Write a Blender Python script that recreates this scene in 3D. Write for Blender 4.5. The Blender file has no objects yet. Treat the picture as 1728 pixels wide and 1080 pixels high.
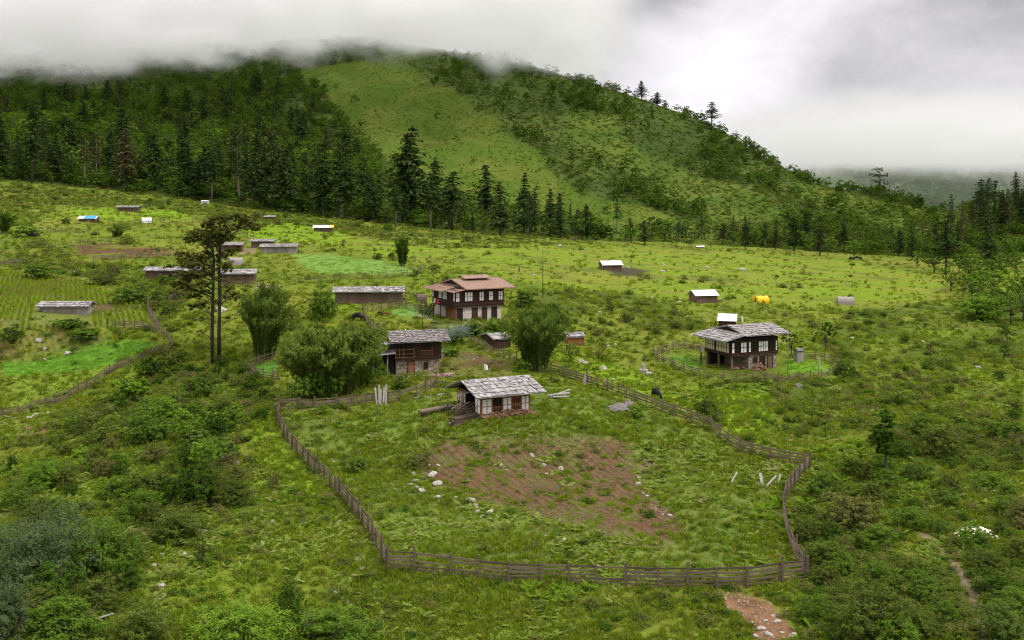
DENO = True
SKY_TOP, SKY_STR, SUN_E, EXPO, CLOUDS = 3.0, .62, 1.5, 0.64, True
import bpy, math, random
import numpy as np
from mathutils import Vector, Matrix, Euler
random.seed(7); rng = np.random.default_rng(11)
R = math.radians
F, CX, YH = 1680.0, 864.0, 330.0        # focal length, centre column and eye level, in photo pixels
sc = bpy.context.scene
COL = sc.collection

# ---------------------------------------------------------------- noise
def _hash(ix, iy, s):
    h = (ix.astype(np.int64)*374761393 + iy.astype(np.int64)*668265263 + s*1442695041) & 0xffffffff
    h = ((h ^ (h >> 13))*1274126177) & 0xffffffff
    h = h ^ (h >> 16)
    return (h & 0xffff)/65535.0
def vnoise(x, y, s=0):
    x = np.asarray(x, float); y = np.asarray(y, float)
    ix = np.floor(x); iy = np.floor(y); fx = x-ix; fy = y-iy
    fx = fx*fx*fx*(fx*(fx*6-15)+10); fy = fy*fy*fy*(fy*(fy*6-15)+10)
    a = _hash(ix, iy, s); b = _hash(ix+1, iy, s); c = _hash(ix, iy+1, s); d = _hash(ix+1, iy+1, s)
    return (a*(1-fx)+b*fx)*(1-fy)+(c*(1-fx)+d*fx)*fy - 0.5
def fbm(x, y, s=0, o=3):
    r = 0; a = 1.0
    for k in range(o):
        r = r + a*vnoise(x*2**k+17.3*k, y*2**k-9.1*k, s+k); a *= .5
    return r
def sstep(a, b, x):
    t = np.clip((x-a)/(b-a), 0, 1); return t*t*(3-2*t)

# ---------------------------------------------------------------- the lie of the land: valley profiles from the eye outwards
def pchip_slopes(x, y):
    h = np.diff(x, axis=0); dl = np.diff(y, axis=0)/h
    m = np.zeros_like(y)
    w1 = 2*h[1:]+h[:-1]; w2 = h[1:]+2*h[:-1]
    with np.errstate(divide='ignore', invalid='ignore'):
        mm = (w1+w2)/(w1/dl[:-1]+w2/dl[1:])
    m[1:-1] = np.where(dl[:-1]*dl[1:] > 0, mm, 0)
    m[0] = dl[0]; m[-1] = dl[-1]
    return m
def hermite(x0, x1, y0, y1, m0, m1, x):
    h = x1-x0; t = (x-x0)/h
    return (2*t**3-3*t**2+1)*y0+(t**3-2*t**2+t)*h*m0+(-2*t**3+3*t**2)*y1+(t**3-t**2)*h*m1
def pchip(x, y, xq):
    x = np.asarray(x, float); y = np.asarray(y, float)
    m = pchip_slopes(x[:, None], y[:, None])[:, 0]
    i = np.clip(np.searchsorted(x, xq)-1, 0, len(x)-2)
    return hermite(x[i], x[i+1], y[i], y[i+1], m[i], m[i+1], np.clip(xq, x[0], x[-1]))
COLS = {  # photo column: [(distance, row)...] from the bottom of the frame to the crest
 -400: [(55,1080),(80,900),(108,800),(138,700),(158,620),(170,540),(215,480),(260,430),(540,290),(660,220),(800,155),(930,110),(1030,92)],
 0:    [(60,1080),(82,900),(105,800),(134,700),(152,620),(165,540),(210,480),(260,430),(520,300),(650,240),(800,175),(930,125),(1030,98)],
 200:  [(62,1080),(80,920),(102,800),(128,700),(150,620),(166,540),(208,480),(260,430),(500,320),(640,250),(790,182),(930,125),(1030,92)],
 400:  [(65,1080),(79,940),(101,800),(122,700),(147,620),(166,540),(200,480),(265,430),(460,346),(600,270),(760,190),(920,118),(1030,82)],
 600:  [(67,1080),(78,955),(101,800),(115,700),(140,620),(161,540),(192,480),(265,430),(430,370),(580,290),(740,200),(900,112),(1010,74)],
 800:  [(68,1080),(77,965),(101,800),(113,700),(141,620),(166,540),(197,480),(275,430),(430,390),(560,320),(700,232),(850,138),(960,92)],
 1000: [(68,1080),(77,970),(101,800),(115,700),(144,620),(180,540),(230,480),(320,430),(440,402),(560,345),(680,265),(800,190),(900,142)],
 1100: [(67,1080),(77,972),(100,800),(117,700),(146,620),(186,540),(238,480),(340,430),(450,408),(560,357),(670,290),(780,215),(870,176)],
 1200: [(66,1080),(76,975),(99,800),(118,700),(148,620),(190,540),(245,480),(360,430),(460,412),(560,370),(660,310),(760,250),(820,211)],
 1300: [(65,1080),(76,970),(99,800),(119,700),(150,620),(195,540),(256,480),(380,430),(480,418),(560,382),(640,340),(710,300),(760,273)],
 1400: [(64,1080),(76,965),(99,800),(121,700),(152,620),(200,540),(265,480),(400,432),(500,425),(560,400),(620,370),(680,342),(730,317)],
 1500: [(63,1080),(76,950),(98,800),(121,700),(153,620),(202,540),(272,480),(415,436),(510,430),(560,408),(610,383),(660,358),(705,332)],
 1600: [(62,1080),(77,940),(98,800),(121,700),(154,620),(205,540),(280,480),(430,440),(520,434),(560,420),(600,402),(640,382),(670,360)],
 1728: [(60,1080),(78,920),(98,800),(120,700),(156,620),(210,540),(290,480),(430,446),(540,434),(600,426),(690,406),(780,370),(850,338)],
 2150: [(50,1080),(75,900),(96,800),(120,700),(158,620),(212,540),(290,480),(430,446),(540,430),(600,415),(690,395),(780,350),(880,300)],
}
_cx = np.array(sorted(COLS), float)
_lv = []
for c in sorted(COLS):
    a = [(d, -(py-YH)*d/F) for d, py in COLS[c]]
    cr = a[-1]
    a = [(3.0, -27.2), (25.0, -27.6)] + a + [(cr[0]+260, cr[1]-(75 if c > 950 else 40)), (1650.0, -38.0), (2500.0, 75.0+(c-1400)*.02), (3600.0, 92.0), (9500.0, 60.0)]
    _lv.append(a)
_lv = np.array(_lv)                      # columns x levels x (d, z)
PX = np.arange(-700, 2461, 4.0); LD = np.linspace(math.log(3.0), math.log(9500.0), 1300)
_NL = _lv.shape[1]
_dk = np.stack([pchip(_cx, _lv[:, k, 0], PX) for k in range(_NL)])
_zk = np.stack([pchip(_cx, _lv[:, k, 1], PX) for k in range(_NL)])
_ldk = np.log(_dk); _m = pchip_slopes(_ldk, _zk)
ZT = np.zeros((len(PX), len(LD)))
for i in range(len(PX)):
    x = _ldk[:, i]; j = np.clip(np.searchsorted(x, LD)-1, 0, _NL-2)
    ZT[i] = hermite(x[j], x[j+1], _zk[j, i], _zk[j+1, i], _m[j, i], _m[j+1, i], np.clip(LD, x[0], x[-1]))
FOOT = _dk[10]; CREST = _dk[14]          # distance of the hill foot and of its crest per column
def _tab(T, px):
    return np.interp(px, PX, T)
def base_z(X, Y):
    X = np.asarray(X, float); Y = np.maximum(np.asarray(Y, float), 3.0)
    px = np.clip(CX+F*X/Y, PX[0], PX[-1]-.01); ld = np.clip(np.log(Y), LD[0], LD[-1]-1e-6)
    u = (px-PX[0])/4.0; i = np.minimum(u.astype(int), len(PX)-2); fu = u-i
    v = (ld-LD[0])/(LD[1]-LD[0]); j = np.minimum(v.astype(int), len(LD)-2); fv = v-j
    return (ZT[i, j]*(1-fv)+ZT[i, j+1]*fv)*(1-fu)+(ZT[i+1, j]*(1-fv)+ZT[i+1, j+1]*fv)*fu
PADS = []                                # building plots, levelled: (X, Y, radius, z)
def ground_z(X, Y):
    X = np.asarray(X, float); Y = np.asarray(Y, float)
    z = base_z(X, Y)
    px = CX+F*X/np.maximum(Y, 3.0)
    ft = _tab(FOOT, px); cr = _tab(CREST, px)
    hill = sstep(0, 130, Y-ft)
    edge = 1-.85*np.exp(-((Y-cr)/70.0)**2)
    z = z + hill*edge*(15*fbm(X/150+3, Y/230, 5, 3) + 3.0*fbm(X/28, Y/34, 9, 2) - 9.0*np.abs(fbm(X/75+.8*fbm(X/90, Y/120, 63, 2), Y/420, 61, 2)) + 2.0)
    near = 1-hill
    rough = .5+.9*sstep(.0, .25, fbm(X/60, Y/60, 71, 2))
    z = z + near*rough*(.9*fbm(X/17, Y/17, 21, 2) + .34*fbm(X/4.5, Y/4.5, 25, 2))*sstep(15, 60, Y)
    for (ax, ay, r, az) in PADS:
        w = 1-sstep(r*.75, r*1.3, np.hypot(X-ax, Y-ay)); z = z*(1-w)+az*w
    return z
def gz(x, y): return float(ground_z(np.array([x]), np.array([y]))[0])
_DQ = np.exp(np.linspace(math.log(30), math.log(3500), 2600))
def hit(px, py):
    """the point of the ground seen in the photo at (px, py)"""
    X = (px-CX)/F*_DQ; z = ground_z(X, _DQ); ray = -(py-YH)*_DQ/F
    k = int(np.argmax(z >= ray))
    if not (z[k] >= ray[k]): k = len(_DQ)-2
    k = max(k, 1)
    a = (z[k-1]-ray[k-1]); b = (z[k]-ray[k]); t = a/(a-b) if a != b else 0
    d = _DQ[k-1]+(_DQ[k]-_DQ[k-1])*t
    x = (px-CX)/F*d
    return Vector((x, d, gz(x, d)))
def hits(px, py):
    """same for arrays, by bisection-free marching in chunks"""
    out = np.zeros((len(px), 3))
    Q = np.exp(np.linspace(math.log(45), math.log(2500), 700))
    for s in range(0, len(px), 3000):
        p = px[s:s+3000, None]; q = py[s:s+3000, None]
        X = (p-CX)/F*Q; Y = np.broadcast_to(Q, X.shape)
        g = base_z(X, Y) + (q-YH)*Y/F
        ok = g >= 0; k = np.maximum(np.argmax(ok, axis=1), 1); r = np.arange(len(k))
        a = g[r, k-1]; b = g[r, k]; t = np.clip(a/(a-b+1e-9), 0, 1)
        d = Q[k-1]+(Q[k]-Q[k-1])*t
        out[s:s+3000, 0] = (p[:, 0]-CX)/F*d; out[s:s+3000, 1] = d
    out[:, 2] = ground_z(out[:, 0], out[:, 1])
    return out
def inpoly(poly, x, y):
    x = np.asarray(x, float); y = np.asarray(y, float)
    r = np.zeros(np.broadcast(x, y).shape, bool); n = len(poly)
    for i in range(n):
        x1, y1 = poly[i]; x2, y2 = poly[(i+1) % n]
        if y1 == y2: continue
        c = ((y1 > y) != (y2 > y)) & (x < (x2-x1)*(y-y1)/(y2-y1)+x1)
        r ^= c
    return r

# ---------------------------------------------------------------- tags and meshes
def tag(o, label=None, cat=None, group=None, kind=None):
    if label: o['label'] = label
    if cat: o['category'] = cat
    if group: o['group'] = group
    if kind: o['kind'] = kind
    return o
def empty(name, loc, rz=0.0, **k):
    o = bpy.data.objects.new(name, None); o.empty_display_size = .3
    o.location = loc; o.rotation_euler = (0, 0, rz); COL.objects.link(o); tag(o, **k); return o
def link(name, me, parent=None, loc=None, rot=None, scale=None, **k):
    o = bpy.data.objects.new(name, me); COL.objects.link(o)
    if parent is not None: o.parent = parent
    if loc is not None: o.location = loc
    if rot is not None: o.rotation_euler = rot
    if scale is not None: o.scale = scale if hasattr(scale, '__len__') else (scale,)*3
    tag(o, **k); return o
class MB:
    def __init__(s): s.v = []; s.f = []
    def add(s, vs, fs):
        n = len(s.v); s.v += [tuple(v) for v in vs]; s.f += [tuple(i+n for i in f) for f in fs]; return s
    def box(s, x0, x1, y0, y1, z0, z1, j=0.0):
        q = lambda: random.uniform(-j, j) if j else 0
        vs = [(x+q(), y+q(), z+q()) for z in (z0, z1) for x, y in ((x0, y0), (x1, y0), (x1, y1), (x0, y1))]
        return s.add(vs, [(0,3,2,1),(4,5,6,7),(0,1,5,4),(1,2,6,5),(2,3,7,6),(3,0,4,7)])
    def beam(s, a, b, w, h=None, up=(0, 0, 1)):
        """a board from a to b, w wide, h thick"""
        a = Vector(a); b = Vector(b); h = h or w; d = (b-a)
        if d.length < 1e-6: return s
        d.normalize(); u = Vector(up)
        if abs(d.dot(u)) > .98: u = Vector((0, 1, 0))
        r = d.cross(u).normalized(); u = r.cross(d).normalized()
        vs = [p+r*(w/2*i)+u*(h/2*k) for p in (a, b) for i, k in ((-1,-1),(1,-1),(1,1),(-1,1))]
        return s.add(vs, [(0,3,2,1),(4,5,6,7),(0,1,5,4),(1,2,6,5),(2,3,7,6),(3,0,4,7)])
    def tube(s, pts, rs, n=6, cap=True):
        pts = [Vector(p) for p in pts]
        if not hasattr(rs, '__len__'): rs = [rs]*len(pts)
        vs = []; fs = []
        for i, p in enumerate(pts):
            d = (pts[min(i+1, len(pts)-1)]-pts[max(i-1, 0)]).normalized()
            u = Vector((1, 0, 0)) if abs(d.x) < .9 else Vector((0, 1, 0))
            r = d.cross(u).normalized(); u = r.cross(d)
            vs += [p+(r*math.cos(2*math.pi*k/n)+u*math.sin(2*math.pi*k/n))*rs[i] for k in range(n)]
        for i in range(len(pts)-1):
            fs += [(i*n+k, i*n+(k+1) % n, (i+1)*n+(k+1) % n, (i+1)*n+k) for k in range(n)]
        if cap: fs += [tuple(range(n-1, -1, -1)), tuple((len(pts)-1)*n+k for k in range(n))]
        return s.add(vs, fs)
    def slab(s, p, t, seg=1):
        """a sheet with corners p (4 points), t thick downwards"""
        p = [Vector(q) for q in p]; n = (p[1]-p[0]).cross(p[3]-p[0]).normalized()
        if n.z < 0: n = -n
        vs = p+[q-n*t for q in p]
        return s.add(vs, [(0,1,2,3),(7,6,5,4),(0,4,5,1),(1,5,6,2),(2,6,7,3),(3,7,4,0)])
    def mesh(s, name, mats, smooth=False):
        me = bpy.data.meshes.new(name); me.from_pydata(s.v, [], s.f)
        for m in (mats if isinstance(mats, (list, tuple)) else [mats]): me.materials.append(m)
        if smooth: me.polygons.foreach_set('use_smooth', [True]*len(me.polygons))
        me.update(); return me
    def build(s, name, mat, parent=None, smooth=False, **k):
        return link(name, s.mesh(name, mat, smooth), parent, **k)
def np_mesh(name, v, faces_n, mat, attrs=None, smooth=False):
    """v: (n,3); faces_n: (m,k) indices with k corners each"""
    me = bpy.data.meshes.new(name); m, k = faces_n.shape
    me.vertices.add(len(v)); me.vertices.foreach_set('co', np.asarray(v, np.float32).ravel())
    me.loops.add(m*k); me.loops.foreach_set('vertex_index', faces_n.astype(np.int32).ravel())
    me.polygons.add(m); me.polygons.foreach_set('loop_start', np.arange(0, m*k, k, dtype=np.int32))
    if smooth: me.polygons.foreach_set('use_smooth', np.ones(m, bool))
    me.materials.append(mat)
    for nm, (typ, arr) in (attrs or {}).items():
        a = me.attributes.new(nm, typ, 'POINT')
        a.data.foreach_set('value' if typ == 'FLOAT' else ('color' if typ == 'FLOAT_COLOR' else 'vector'), np.asarray(arr, np.float32).ravel())
    me.update(); me.validate(); return me

# ---------------------------------------------------------------- materials
def new_mat(name):
    m = bpy.data.materials.new(name); m.use_nodes = True; nt = m.node_tree; nt.nodes.clear(); return m, nt
class NT:
    def __init__(s, nt): s.nt = nt
    def n(s, t, **k):
        o = s.nt.nodes.new(t)
        for a, b in k.items():
            if a.startswith('i_'):
                key = a[2:]; key = int(key) if key.isdigit() else key.replace('_', ' ')
                if hasattr(b, 'is_output') or isinstance(b, bpy.types.NodeSocket): s.nt.links.new(b, o.inputs[key])
                else: o.inputs[key].default_value = b
            else: setattr(o, a, b)
        return o
    def math(s, op, a, b=0.0, c=None, clamp=False):
        o = s.nt.nodes.new('ShaderNodeMath'); o.operation = op; o.use_clamp = clamp
        for i, v in enumerate((a, b) if c is None else (a, b, c)):
            if isinstance(v, bpy.types.NodeSocket): s.nt.links.new(v, o.inputs[i])
            else: o.inputs[i].default_value = v
        return o.outputs[0]
    def maprange(s, v, a, b, c=0.0, d=1.0, smooth=False):
        o = s.nt.nodes.new('ShaderNodeMapRange')
        if smooth: o.interpolation_type = 'SMOOTHSTEP'
        s.nt.links.new(v, o.inputs[0])
        for i, x in zip((1, 2, 3, 4), (a, b, c, d)): o.inputs[i].default_value = x
        return o.outputs[0]
    def mix(s, f, a, b, mode='MIX'):
        o = s.nt.nodes.new('ShaderNodeMix'); o.data_type = 'RGBA'; o.blend_type = mode
        for i, v in ((0, f), (6, a), (7, b)):
            if isinstance(v, bpy.types.NodeSocket): s.nt.links.new(v, o.inputs[i])
            elif i == 0: o.inputs[0].default_value = v
            else: o.inputs[i].default_value = (v[0], v[1], v[2], 1)
        return o.outputs[2]
    def noise(s, vec, scale, detail=3.0, rough=.55):
        return s.n('ShaderNodeTexNoise', i_Vector=vec, i_Scale=scale, i_Detail=detail, i_Roughness=rough).outputs[0]
    def link(s, a, b): s.nt.links.new(a, b)
# ---------------------------------------------------------------- camera
cam = bpy.data.cameras.new('Camera'); cam.sensor_width = 36.0; cam.lens = 36.0*F/1728.0
cam.shift_y = -(540-YH)/1728.0; cam.clip_start = 1.0; cam.clip_end = 30000
co = bpy.data.objects.new('Camera', cam); COL.objects.link(co); co.rotation_euler = (R(90), 0, 0); sc.camera = co
sc.render.resolution_x = 1024; sc.render.resolution_y = 640

# ---------------------------------------------------------------- sky and light
SUN_EL, SUN_AZ = 56.0, 118.0              # azimuth clockwise from the view direction
w = bpy.data.worlds.new('World'); sc.world = w; w.use_nodes = True
nt = w.node_tree; nt.nodes.clear(); N = NT(nt)
tc = N.n('ShaderNodeTexCoord').outputs['Generated']
sky = N.n('ShaderNodeTexSky', sky_type='NISHITA', sun_disc=False, sun_elevation=R(SUN_EL), sun_rotation=R(SUN_AZ), altitude=2000.0)
def pdir(px, py): return Vector(((px-CX)/F, 1, (YH-py)/F)).normalized()
sep = N.n('ShaderNodeSeparateXYZ', i_Vector=tc)
zz = N.math('MAXIMUM', sep.outputs[2], 0.0)
warp = N.n('ShaderNodeTexNoise', i_Vector=tc, i_Scale=5.0, i_Detail=4.0)
wv = N.n('ShaderNodeVectorMath', operation='SCALE', i_0=N.n('ShaderNodeVectorMath', operation='SUBTRACT', i_0=warp.outputs[1], i_1=(.5, .5, .5)).outputs[0])
wv.inputs[3].default_value = .10
tw = N.n('ShaderNodeVectorMath', operation='ADD', i_0=tc, i_1=wv.outputs[0]).outputs[0]
def spot(px, py, r0, r1, sy=1.0):
    """0..1 patch of the sky around a direction"""
    d = pdir(px, py)
    df = N.n('ShaderNodeVectorMath', operation='SUBTRACT', i_0=tw, i_1=tuple(d)).outputs[0]
    df = N.n('ShaderNodeVectorMath', operation='MULTIPLY', i_0=df, i_1=(1, 1, sy)).outputs[0]
    ln = N.n('ShaderNodeVectorMath', operation='LENGTH', i_0=df).outputs['Value']
    return N.maprange(ln, r0, r1, 1.0, 0.0, True)
mp = N.n('ShaderNodeVectorMath', operation='MULTIPLY', i_0=tw, i_1=(1, 1, 1.8)).outputs[0]
n1 = N.noise(mp, 5.5, 5.0, .5)
n3 = N.noise(mp, 17.0, 5.0, .6)
val = N.math('ADD', N.maprange(n1, .30, .70, .56, .86), N.maprange(n3, .3, .7, -.08, .08))
val = N.math('ADD', val, N.math('MULTIPLY', spot(1180, 85, .0, .14, .7), .23))
val = N.math('ADD', val, N.math('MULTIPLY', spot(1310, 15, .0, .16, 1.4), .22))
val = N.math('ADD', val, N.math('MULTIPLY', spot(1260, 190, .0, .20, 1.0), .17))
val = N.math('ADD', val, N.math('MULTIPLY', spot(1130, -25, .0, .10, 1.7), -.36))
val = N.math('ADD', val, N.math('MULTIPLY', spot(1700, 60, .0, .14, 1.0), -.04))
val = N.math('ADD', val, N.math('MULTIPLY', spot(1420, 120, .0, .07, 1.0), -.08))
val = N.math('ADD', val, N.math('MULTIPLY', spot(150, 60, .0, .50, 1.0), -.22))
# an overcast dome is brightest overhead
val = N.math('MULTIPLY', val, N.maprange(zz, .22, .9, 1.0, SKY_TOP))
cl = N.n('ShaderNodeCombineColor', i_0=val, i_1=N.math('MULTIPLY', val, .968), i_2=N.math('MULTIPLY', val, .992)).outputs[0]
bg1 = N.n('ShaderNodeBackground', i_Color=cl, i_Strength=SKY_STR)
bg2 = N.n('ShaderNodeBackground', i_Color=sky.outputs[0], i_Strength=.05)
mx = N.n('ShaderNodeMixShader', i_0=.08, i_1=bg1.outputs[0], i_2=bg2.outputs[0])
N.n('ShaderNodeOutputWorld', i_Surface=mx.outputs[0])
sun = bpy.data.lights.new('Sun', 'SUN'); sun.energy = SUN_E; sun.angle = R(10); sun.color = (1, .965, .9)
so = bpy.data.objects.new('Sun', sun); COL.objects.link(so)
sv = Vector((math.sin(R(SUN_AZ))*math.cos(R(SUN_EL)), math.cos(R(SUN_AZ))*math.cos(R(SUN_EL)), math.sin(R(SUN_EL))))
so.rotation_euler = (-sv).to_track_quat('-Z', 'Y').to_euler()
sc.view_settings.view_transform = 'Standard'; sc.view_settings.look = 'None'
sc.view_settings.exposure = EXPO; sc.view_settings.gamma = 1.0
cy = sc.cycles
cy.filter_width = 1.05; cy.max_bounces = 10; cy.diffuse_bounces = 2; cy.glossy_bounces = 2; cy.transmission_bounces = 3; cy.transparent_max_bounces = 6
cy.volume_bounces = 9; cy.use_denoising = DENO; cy.sample_clamp_indirect = 4.0; cy.volume_max_steps = 256

# ---------------------------------------------------------------- low cloud hugging the hill and filling the side valley
def cloud_box(name, x0, x1, y0, y1, z0, z1, dens, zb, thick, edge, nscale, namp, step, label, bump=None, xfade=None, floor=0.0):
    m, nt = new_mat(name); N = NT(nt)
    P = N.n('ShaderNodeTexCoord').outputs['Object']
    sp = N.n('ShaderNodeSeparateXYZ', i_Vector=P)
    nz = N.n('ShaderNodeTexNoise', i_Vector=N.n('ShaderNodeVectorMath', operation='MULTIPLY', i_0=P, i_1=(1, .6, 1.5)).outputs[0], i_Scale=nscale, i_Detail=4.0, i_Roughness=.55).outputs[0]
    h = N.math('ADD', sp.outputs[2], N.math('MULTIPLY', N.math('SUBTRACT', nz, .5), namp))
    n2 = N.noise(N.n('ShaderNodeVectorMath', operation='MULTIPLY', i_0=P, i_1=(1, .5, 1.9)).outputs[0], nscale*2.3, 4.0, .6)
    if bump:
        bx, bw, bh = bump
        g = N.math('DIVIDE', N.math('SUBTRACT', sp.outputs[0], bx), bw)
        g = N.math('EXPONENT', N.math('MULTIPLY', N.math('MULTIPLY', g, g), -1.0))
        h = N.math('SUBTRACT', h, N.math('MULTIPLY', g, bh))
    d = N.maprange(h, zb, zb+thick, 0, 1, True); d = N.math('ADD', N.math('POWER', d, 1.7), floor)
    d = N.math('MULTIPLY', d, N.maprange(sp.outputs[2], z1-(z1-zb)*.45, z1, 1, 0, True))
    d = N.math('MULTIPLY', d, N.maprange(n2, .36, .66, .25, 1.7))
    for ax, (a, b) in ((0, (x0, x1)), (1, (y0, y1)), (2, (None, z1))):
        if a is not None: d = N.math('MULTIPLY', d, N.maprange(sp.outputs[ax], a, a+edge, 0, 1, True))
        e2 = (xfade if (ax == 0 and xfade) else edge)
        if ax < 2: d = N.math('MULTIPLY', d, N.maprange(sp.outputs[ax], b-e2, b, 1, 0, True))
    vs = N.n('ShaderNodeVolumeScatter', i_Color=(1, .995, 1, 1), i_Density=N.math('MULTIPLY', d, dens), i_Anisotropy=.55)
    N.n('ShaderNodeOutputMaterial', i_Volume=vs.outputs[0])
    m.cycles.volume_step_rate = step; m.cycles.volume_sampling = 'MULTIPLE_IMPORTANCE'
    b = MB(); b.box(x0, x1, y0, y1, z0, z1)
    return b.build(name, m, label=label, cat='cloud', kind='stuff')
if CLOUDS:
    cloud_box('low_cloud', -1150, 115, 620, 1300, 70, 235, .026, 90, 44, 120, .016, 110, .17,
              'thick grey cloud bank swallowing the top of the green hill', bump=(-150, 170, 22), xfade=100)
    cloud_box('valley_mist', 300, 2300, 1150, 2950, -60, 165, .0085, 26, 60, 260, .005, 105, .2,
              'pale mist drifting through the side valley beyond the ridge', floor=.035)
# ---------------------------------------------------------------- ground cover zones, drawn as outlines of plots on the ground
Z_FIELD = [(500,700),(600,700),(735,660),(800,690),(935,640),(1020,665),(1110,700),(1200,730),(1260,775),(1360,795),(1325,850),(1325,900),(1355,965),(1230,985),(1050,980),(870,975),(660,955),(600,860),(500,760),(478,720)]
Z_PLOUGH = [(700,765),(760,745),(850,742),(930,738),(1010,738),(1062,748),(1072,775),(1082,800),(1100,840),(1135,870),(1150,905),(1110,930),(1040,915),(950,885),(880,868),(830,855),(780,830),(735,815),(705,790)]
Z_CROP = [[(0,610),(60,605),(130,590),(165,578),(200,575),(255,572),(275,582),(235,600),(195,618),(165,640),(110,668),(60,682),(0,698)],
          [(880,0)]]
Z_LIME = [(0,672),(40,640),(120,630),(180,622),(150,650),(100,668),(55,682),(0,698)]
Z_BRT = [(0,612),(70,605),(160,580),(215,574),(270,582),(232,600),(180,618),(120,628),(40,632),(0,640)]
Z_FURROW = [(0,455),(60,462),(130,472),(165,485),(205,500),(250,520),(258,545),(235,548),(170,550),(110,560),(0,555)]
Z_BROWN2 = [(0,575),(80,565),(165,562),(190,570),(130,588),(60,603),(0,608)]
Z_BROWN3 = [(128,415),(180,410),(300,420),(290,432),(180,438),(130,430)]
Z_BROWN4 = [(730,600),(800,595),(860,612),(870,635),(800,640),(745,632)]
Z_BROWN5 = [(625,560),(735,548),(745,565),(680,575),(640,575)]
Z_MINT = [(490,428),(560,430),(640,440),(700,455),(690,462),(530,462),(512,450)]
Z_MINT2 = [(640,528),(680,518),(728,518),(728,535),(690,535)]
Z_H2 = [(1320,608),(1380,612),(1408,620),(1400,632),(1322,630)]
Z_H2B = [(1120,600),(1165,600),(1195,620),(1170,625),(1130,612)]
Z_SMALL = [(425,620),(465,605),(470,628),(440,634)]
Z_MUD = [(1018,452),(1060,450),(1100,458),(1075,465),(1035,464)]
Z_MEADOW = [(490,400),(700,400),(900,412),(1200,425),(1420,440),(1590,470),(1600,500),(1500,520),(1350,520),(1200,515),(1000,490),(860,470),(700,440)]
Z_GRASSY = [[(620,690),(700,665),(760,700),(900,715),(1000,690),(1090,730),(1000,735),(850,735),(700,740),(560,720)],
            [(930,590),(1000,600),(1090,640),(1190,700),(1260,765),(1200,715),(1080,670),(950,625)],
            [(1150,655),(1300,660),(1290,750),(1310,770),(1260,755),(1200,700)],
            [(430,690),(470,700),(480,740),(520,790),(560,850),(500,830),(440,790),(415,740)],
            [(1600,600),(1640,625),(1728,650),(1728,660),(1650,640)],
            [(380,395),(480,375),(600,395),(560,415),(440,405)],
            [(110,352),(300,352),(330,372),(250,378),(130,370)],
            [(540,565),(590,555),(620,600),(560,620)],
            [(540,500),(610,500),(600,530),(560,545)]]
Z_ROUGH = [[(0,720),(150,690),(300,620),(400,620),(480,660),(470,720),(430,800),(330,870),(230,960),(180,1080),(0,1080)],
           [(1370,800),(1420,740),(1560,700),(1728,680),(1728,1080),(1360,1080),(1365,980),(1330,900)],
           [(880,500),(960,480),(1100,500),(1180,530),(1190,560),(1050,560),(930,540)],
           [(0,410),(60,405),(110,420),(120,440),(200,448),(290,455),(330,475),(320,500),(280,540),(225,518),(165,475),(60,455),(0,450)],
           [(0,310),(200,330),(450,360),(640,385),(860,405),(860,425),(640,405),(400,385),(260,350),(0,340)],
           [(1340,520),(1728,500),(1728,680),(1560,700),(1420,700),(1400,600)],
           [(1180,640),(1460,640),(1500,720),(1450,780),(1340,760),(1240,700)]]
Z_SOIL = [[(1208,1002),(1225,1008),(1245,1003),(1268,1010),(1290,1012),(1318,1030),(1322,1045),(1345,1055),(1352,1080),(1300,1092),(1268,1080),(1272,1062),(1248,1050),(1240,1035),(1222,1028)], [(35,725),(90,715),(95,725),(50,735)]]
Z_PATH = [[(1598,940),(1622,950),(1645,990),(1672,1080),(1652,1080),(1630,1010),(1608,970)],[(1540,890),(1575,905),(1600,940),(1590,940),(1565,912)],[(405,420),(430,418),(432,427),(405,430)],[(432,478),(470,480),(465,489),(432,487)]]
Z_PALE = [[(700,531),(735,529),(750,541),(725,541)],[(768,545),(805,546),(796,553),(778,552)],[(1090,760),(1098,770),(1100,790),(1090,800),(1080,780)],[(1095,850),(1120,855),(1128,870),(1112,868)]]
Z_SCREE = [(500,125),(620,108),(700,112),(740,150),(800,190),(880,245),(960,300),(1000,335),(1100,350),(1230,395),(1230,415),(1050,405),(985,372),(940,370),(880,365),(820,330),(740,300),(650,270),(600,215),(555,170)]
Z_SLOPE2 = [(930,190),(1010,200),(1080,260),(1200,300),(1280,330),(1330,370),(1250,385),(1150,340),(1040,290),(960,235)]
Z_SLOPE3 = [(1330,300),(1420,320),(1560,345),(1640,385),(1600,420),(1500,400),(1400,370),(1340,340)]

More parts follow.
